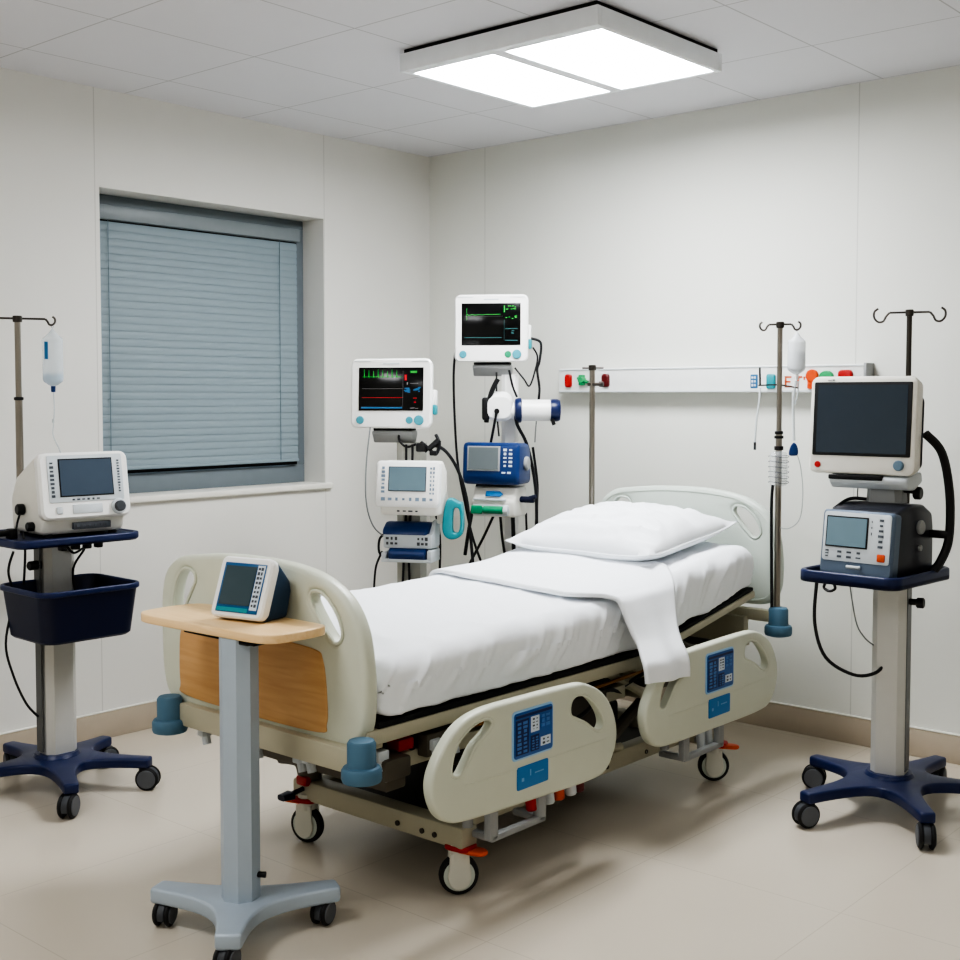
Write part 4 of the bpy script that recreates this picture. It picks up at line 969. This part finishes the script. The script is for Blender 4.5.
for i in range(ny + 1):
    y = -2.525 + 2.02 * i / ny
    e = min((y + 2.525) / .06, (-.505 - y) / .05, 1.0); e = math.sqrt(max(0, 1 - (1 - e) ** 2)) if e < 1 else 1
    zb_, zt_ = lerp_tab(ZB, y), lerp_tab(ZT, y)
    W = .785 - .05 * (1 - e); H = (zt_ - zb_) * (.62 + .38 * e)
    row = []
    for x, z in sect(W, H, 1.812, (zt_ + zb_) / 2):
        row.append(Vector((x, y, z)))
    # densify straight spans
    dense = []
    for idx, (a, c) in enumerate(zip(row, row[1:] + row[:1])):
        m_ = {10: 36, 32: 30, 21: 8, 43: 16}.get(idx, 1)
        for j in range(m_): dense.append(a.lerp(c, j / m_))
    for v in dense:
        fx = (v.x - 1.42) / .785; side = max(0, (v.x - 2.14) / .06); top = v.z > zt_ - .03
        d = 0
        q = noise.noise(Vector((v.y * 3.1, v.z * 1.5, 4)))
        if v.x > 2.1:
            hz = min(1, max(0, (zt_ - v.z) / (zt_ - zb_)))
            fz = math.sin(PI * min(1, hz * 1.05 + .05)) ** .7 if hz < .9 else .4
            sl = v.y + .55 * (zt_ - v.z) + .05 * noise.noise(Vector((v.y * 4, v.z * 5, 2)))
            rid = 1 - abs(noise.noise(Vector((sl * 7.5, v.z * 1.2, 1.3))))
            rid2 = 1 - abs(noise.noise(Vector((sl * 16, v.z * 2.0, 7.7))))
            d = .022 * max(0, rid - .84) / .16 * (.55 + q) + .010 * max(0, rid2 - .84) / .16 * (.6 - q)
            v.x += (d * fz + .008 * q) * min(1, side)
        if v.x < 1.46:
            rid = 1 - abs(noise.noise(Vector((v.y * 9 - v.z * 4.0, v.z * .8, 2.3)))); v.x -= .008 * max(0, rid - .75) / .25
        if v.z > (zb_ + zt_) / 2:
            v.z -= sag(v.x, v.y)
            v.z += .004 * noise.noise(Vector((v.x * 3, v.y * 3, 2))) + .007 * max(0, 1 - abs(noise.noise(Vector((v.x * 5 + v.y * 2.2, v.y * 3.4 - v.x, 9)))) - .8) / .2 * (.35 + .65 * fx)
        # slack lower hem
        if v.z < zb_ + .02: v.z += .004 * noise.noise(Vector((v.y * 12, v.x * 6, 5)))
    rows.append([mb.verts.new(v) for v in dense])
k_ = min(len(r) for r in rows); assert all(len(r) == k_ for r in rows), [len(r) for r in rows]
for a, c in zip(rows, rows[1:]):
    for i in range(k_): mb.faces.new((a[i], a[(i + 1) % k_], c[(i + 1) % k_], c[i]))
mb.faces.new(rows[0][::-1]); mb.faces.new(rows[-1])
bmesh.ops.recalc_face_normals(mb, faces=list(mb.faces))
x = MB(T(-1.812, 1.5, -.57)); x._merge(mb)
mt = x.build('mattress', 'sheet', None, 60); mt.location = (1.812, -1.5, .57)
tag(mt, 'bed mattress under a tucked white sheet with creased sides', 'mattress')

# folded blanket band
bb = bmesh.new()
prof = [(1.395, .66), (1.400, .74), (1.425, .787), (1.48, .800), (1.6, .803), (1.75, .803), (1.9, .802), (2.04, .808), (2.14, .810), (2.195, .804), (2.23, .782), (2.252, .74), (2.278, .685), (2.31, .63), (2.345, .592), (2.368, .57), (2.376, .54), (2.378, .51)]
P = cat([(a, 0, b_) for a, b_ in prof], 5)
nb = 26; R_ = []
YA = [(1.39, -1.50), (1.7, -1.55), (2.08, -1.57), (2.225, -1.455), (2.30, -1.455), (2.38, -1.50)]
for j in range(nb + 1):
    t = j / nb; row = []
    for i, p in enumerate(P):
        s_ = max(0, (p.x - 2.10) / .28)              # 0 on the bed, 1 at the hanging end
        s2 = s_ * s_ * (3 - 2 * s_)
        ya = lerp_tab(YA, p.x)
        yb = -1.02 + (-1.255 + 1.02) * s2
        y = ya + (yb - ya) * t
        fs = min(1, max(0, (p.x - 2.02) / .32)); dz = (lerp_tab(ZT, y) - lerp_tab(ZT, -1.25)) * (1 - fs * fs * (3 - 2 * fs))
        wv = noise.noise(Vector((p.x * 5, y * 6, 3))) * .006 + .008 * s_ * math.sin(t * 9 + p.z * 7)
        nx = wv * min(1, s_ * 2); nz = wv * (1 - min(1, s_ * 2)) * .6
        endl = -.018 * t * max(0, s_ - .9) / .1
        dz -= sag(min(p.x, 2.2), y) * max(0, 1 - max(0, p.x - 2.2) / .12)
        row.append(bb.verts.new((p.x + nx, y, p.z + dz + nz + endl)))
    R_.append(row)
for a, c in zip(R_, R_[1:]):
    for i in range(len(P) - 1): bb.faces.new((a[i], a[i + 1], c[i + 1], c[i]))
bmesh.ops.recalc_face_normals(bb, faces=list(bb.faces))
if sum(f.normal.z for f in bb.faces) < 0: bmesh.ops.reverse_faces(bb, faces=list(bb.faces))
x = MB(T(-1.85, 1.25, -.78)); x._merge(bb)
bk_ = x.build('folded_blanket', 'sheet', None, 60); bk_.location = (1.85, -1.25, .78)
sm = bk_.modifiers.new('thickness', 'SOLIDIFY'); sm.thickness = .014; sm.offset = -1
tag(bk_, 'folded white top sheet laid across the bed, one end hanging over the side', 'blanket')

# pillow
pb = bmesh.new(); nu, nv = 56, 48; grid = {}
PW, PD, PH = .336, .30, .101
for side in (1, -1):
    for i in range(nu + 1):
        for j in range(nv + 1):
            u, v = -1 + 2 * i / nu, -1 + 2 * j / nv
            edge = abs(u) == 1 or abs(v) == 1
            if side == -1 and edge: continue
            inx = 1 - .075 * (1 - abs(v) ** 1.5) * abs(u) ** 2; iny = 1 - .085 * (1 - abs(u) ** 1.5) * abs(v) ** 2
            x_, y_ = u * PW * inx, v * PD * iny
            hh_ = ((1 - u ** 4) * (1 - v ** 4)) ** .5 * (1 - .25 * (u * u * v * v)) * (.8 + .2 * (1 - u * u) * (1 - v * v))
            wr = .016 * max(0, 1 - abs(noise.noise(Vector((u * 2.2 + v, v * 3 - u * .6, 3)))) - .74) / .26 * min(1, 3 * (1 - max(abs(u), abs(v))) + .15)
            z_ = (PH * hh_ * (1 if side == 1 else .55)) * side + (wr if side == 1 else 0) + .02 * (u ** 4 * v ** 4)
            grid[(side, i, j)] = pb.verts.new((x_, y_, z_))
g = lambda s_, i, j: grid.get((s_, i, j)) or grid[(1, i, j)]
for s_ in (1, -1):
    for i in range(nu):
        for j in range(nv):
            pb.faces.new((g(s_, i, j), g(s_, i + 1, j), g(s_, i + 1, j + 1), g(s_, i, j + 1)))
bmesh.ops.recalc_face_normals(pb, faces=list(pb.faces))
x = MB(RX(7)); x._merge(pb)
pl = x.build('pillow', 'sheet', None, 70); pl.location = (1.782, -.80, .879); pl.rotation_euler = (0, 0, R(-1))
tag(pl, 'plump white pillow at the head of the bed', 'pillow')
sd = MB(RX(7)); 
seam = []
for i in range(nu + 1): seam.append((-1 + 2 * i / nu, -1))
for j in range(1, nv + 1): seam.append((1, -1 + 2 * j / nv))
for i in range(1, nu + 1): seam.append((1 - 2 * i / nu, 1))
for j in range(1, nv + 1): seam.append((-1, 1 - 2 * j / nv))
sp = []
for u, v in seam:
    inx = 1 - .075 * (1 - abs(v) ** 1.5) * abs(u) ** 2; iny = 1 - .085 * (1 - abs(u) ** 1.5) * abs(v) ** 2
    sp.append((u * PW * inx, v * PD * iny, .02 * (u ** 4 * v ** 4)))
sd.tube(sp, .0035, 6, 0); sd.build('piping', 'sheet', pl)

# ------------------------------------------------------------------ poles at the bed head
ivb = iv_pole('iv_pole', 'steel IV pole at the right corner of the headboard with hooks', (2.255, -.42, .607), 1.70 - .607, .0125, 25, .042, hooksc=.62)
b = MB(); b.tube([(-.08, 0, .86), (0, 0, .862), (.07, 0, .85)], .003, 6, 4); b.build('side_arm', 'steeld', ivb)
b = MB(); b.tube([(-.075, 0, .93), (-.073, 0, .86)], .004, 6, 0); b.build('clip_rod', 'black', ivb)
b = MB(); b.tube([(-.073, 0, .85), (-.075, -.01, .8), (-.085, -.01, .72), (-.09, -.01, .64)], .004, 8); b.build('spare_line', 'tubew', ivb)
b = MB(); b.cyl((-.09, -.01, .61), (-.09, -.01, .64), .005, n=10); b.build('line_tip', 'black', ivb)
b = MB(); b.lathe([(.02, .47), (.032, .475), (.034, .50), (.034, .58), (.03, .60), (.018, .605)], None, 24); b.build('drip_chamber', mat('chamber_clear', (226, 236, 244), .1, alpha=.22), ivb, 60)
b = MB(); b.cyl((0, 0, .61), (0, 0, .625), .018, n=18); b.cyl((0, 0, .655), (0, 0, .665), .018, n=18); b.build('chamber_ring', 'black', ivb)
b = MB()
for kk in range(6):
    zz = .485 + kk * .02; b.tube([(.037 * math.cos(R(a)) * 1.05, .037 * math.sin(R(a)), zz + .003 * math.sin(R(a * 2))) for a in range(-200, 130, 22)], .0012, 5, 0)
b.build('graduation_marks', 'dgrey', ivb)
b = MB(); b.tube([(-.02, -.014, .475), (-.024, -.018, .4), (-.022, -.02, .2), (-.018, -.022, .0)], .006, 8); b.build('cable', 'cable', ivb)
a_ = R(25)
bg = fluid_bag('iv_bag', 'milky white drip bag hanging on the bed-head pole', (2.250 + .067 * math.cos(a_), -.42 + .067 * math.sin(a_), 1.674), 25, .034, .165, 'bagwhite', 'bagwhite', .75, 'white')
b = MB(); b.tube([(0, 0, -.19), (-.01, 0, -.26), (-.008, 0, -.36), (-.005, 0, -.42)], .005, 8); b.tube([(.008, 0, -.19), (.006, 0, -.24), (-.004, 0, -.28)], .0035, 8); b.build('drip_line', 'tubew', bg)
b = MB(); b.plate(cat([(-.018, -.02), (-.014, .01), (0, .028), (.014, .012), (.016, -.018), (0, -.024)], 4, True), .016, .005, T(-.006, 0, -.455) @ XZ); b.build('roller_clamp', 'blue', bg)
b = MB(); b.tube([(.005, 0, -.47), (.02, 0, -.52), (.03, 0, -.62), (.02, 0, -.72), (-.02, -.005, -.76), (-.065, -.01, -.755)], .0018, 6); b.build('thin_line', 'tubeg', bg)

ds = thing('drip_stand', 'plain steel stand pole at the left corner of the headboard', 'pole', (1.365, -.42, .607), 20)
b = MB(); b.cyl((0, 0, 0), (0, 0, .945), .0125, n=18); b.build('pole', 'steel', ds)
b = MB(); b.tube([(-.045, 0, .94), (.05, 0, .94)], .004, 8, 0); b.cyl((0, 0, .93), (0, 0, .953), .017, n=16, bev=.002); b.build('cross_bar', 'steeld', ds)
b = MB(); b.box(-.02, .05, -.012, .012, .862, .877, .004); b.cyl((.03, 0, .87), (.05, 0, .87), .012, n=12, bev=.002); b.build('clamp', 'steeld', ds)

# things of one kind share a group
GROUPS = {'iv_pole': 'IV poles around the room', 'iv_bag': 'hanging drip bags', 'medical_cart': 'navy and grey rolling carts', 'ventilator': 'ventilators', 'infusion_pump': 'pumps on the middle stands', 'patient_monitor': 'patient monitors on the middle stands', 'equipment_stand': 'middle equipment stands'}
for o in C.objects:
    if o.parent is None and o.name.split('.')[0] in GROUPS: o['group'] = GROUPS[o.name.split('.')[0]]

# ------------------------------------------------------------------ lights
def area(name, loc, rot, sx, sy, e, col=(.98, .99, 1)):
    l = bpy.data.lights.new(name, 'AREA'); l.shape = 'RECTANGLE'; l.size = sx; l.size_y = sy; l.energy = e; l.color = col
    o = bpy.data.objects.new(name, l); C.objects.link(o); o.location = loc; o.rotation_euler = rot; return o
area('fill_light', (4.3, -2.6, 2.64), (0, 0, 0), .9, .8, 4)  # unseen area lamps under the ceiling, added as soft fill
area('fill_light', (1.8, -4.3, 2.64), (0, 0, 0), .9, .8, 18)
area('fill_light', (4.0, -5.0, 2.64), (0, 0, 0), .9, .8, 7)
wd = bpy.data.worlds.new('overcast'); bpy.context.scene.world = wd; wd.use_nodes = True
bg_ = wd.node_tree.nodes['Background']; bg_.inputs['Color'].default_value = (.62, .74, .85, 1); bg_.inputs['Strength'].default_value = .6

# ------------------------------------------------------------------ camera
cam = bpy.data.cameras.new('camera'); co = bpy.data.objects.new('camera', cam); C.objects.link(co)
co.location = (4.54, -4.80, 1.43)
co.rotation_euler = (R(90 - 2.8), 0, R(41.1))
cam.sensor_width = 36; cam.lens = 1240.7 / 960 * 36; cam.shift_y = -24.3 / 960; cam.clip_start = .05
sc = bpy.context.scene; sc.camera = co
sc.view_settings.view_transform = 'AgX'; sc.view_settings.look = 'AgX - High Contrast'; sc.view_settings.exposure = .84
sc.cycles.use_denoising = True
sc.cycles.max_bounces = 10; sc.cycles.diffuse_bounces = 6; sc.cycles.transmission_bounces = 8
sc.cycles.sample_clamp_indirect = 6
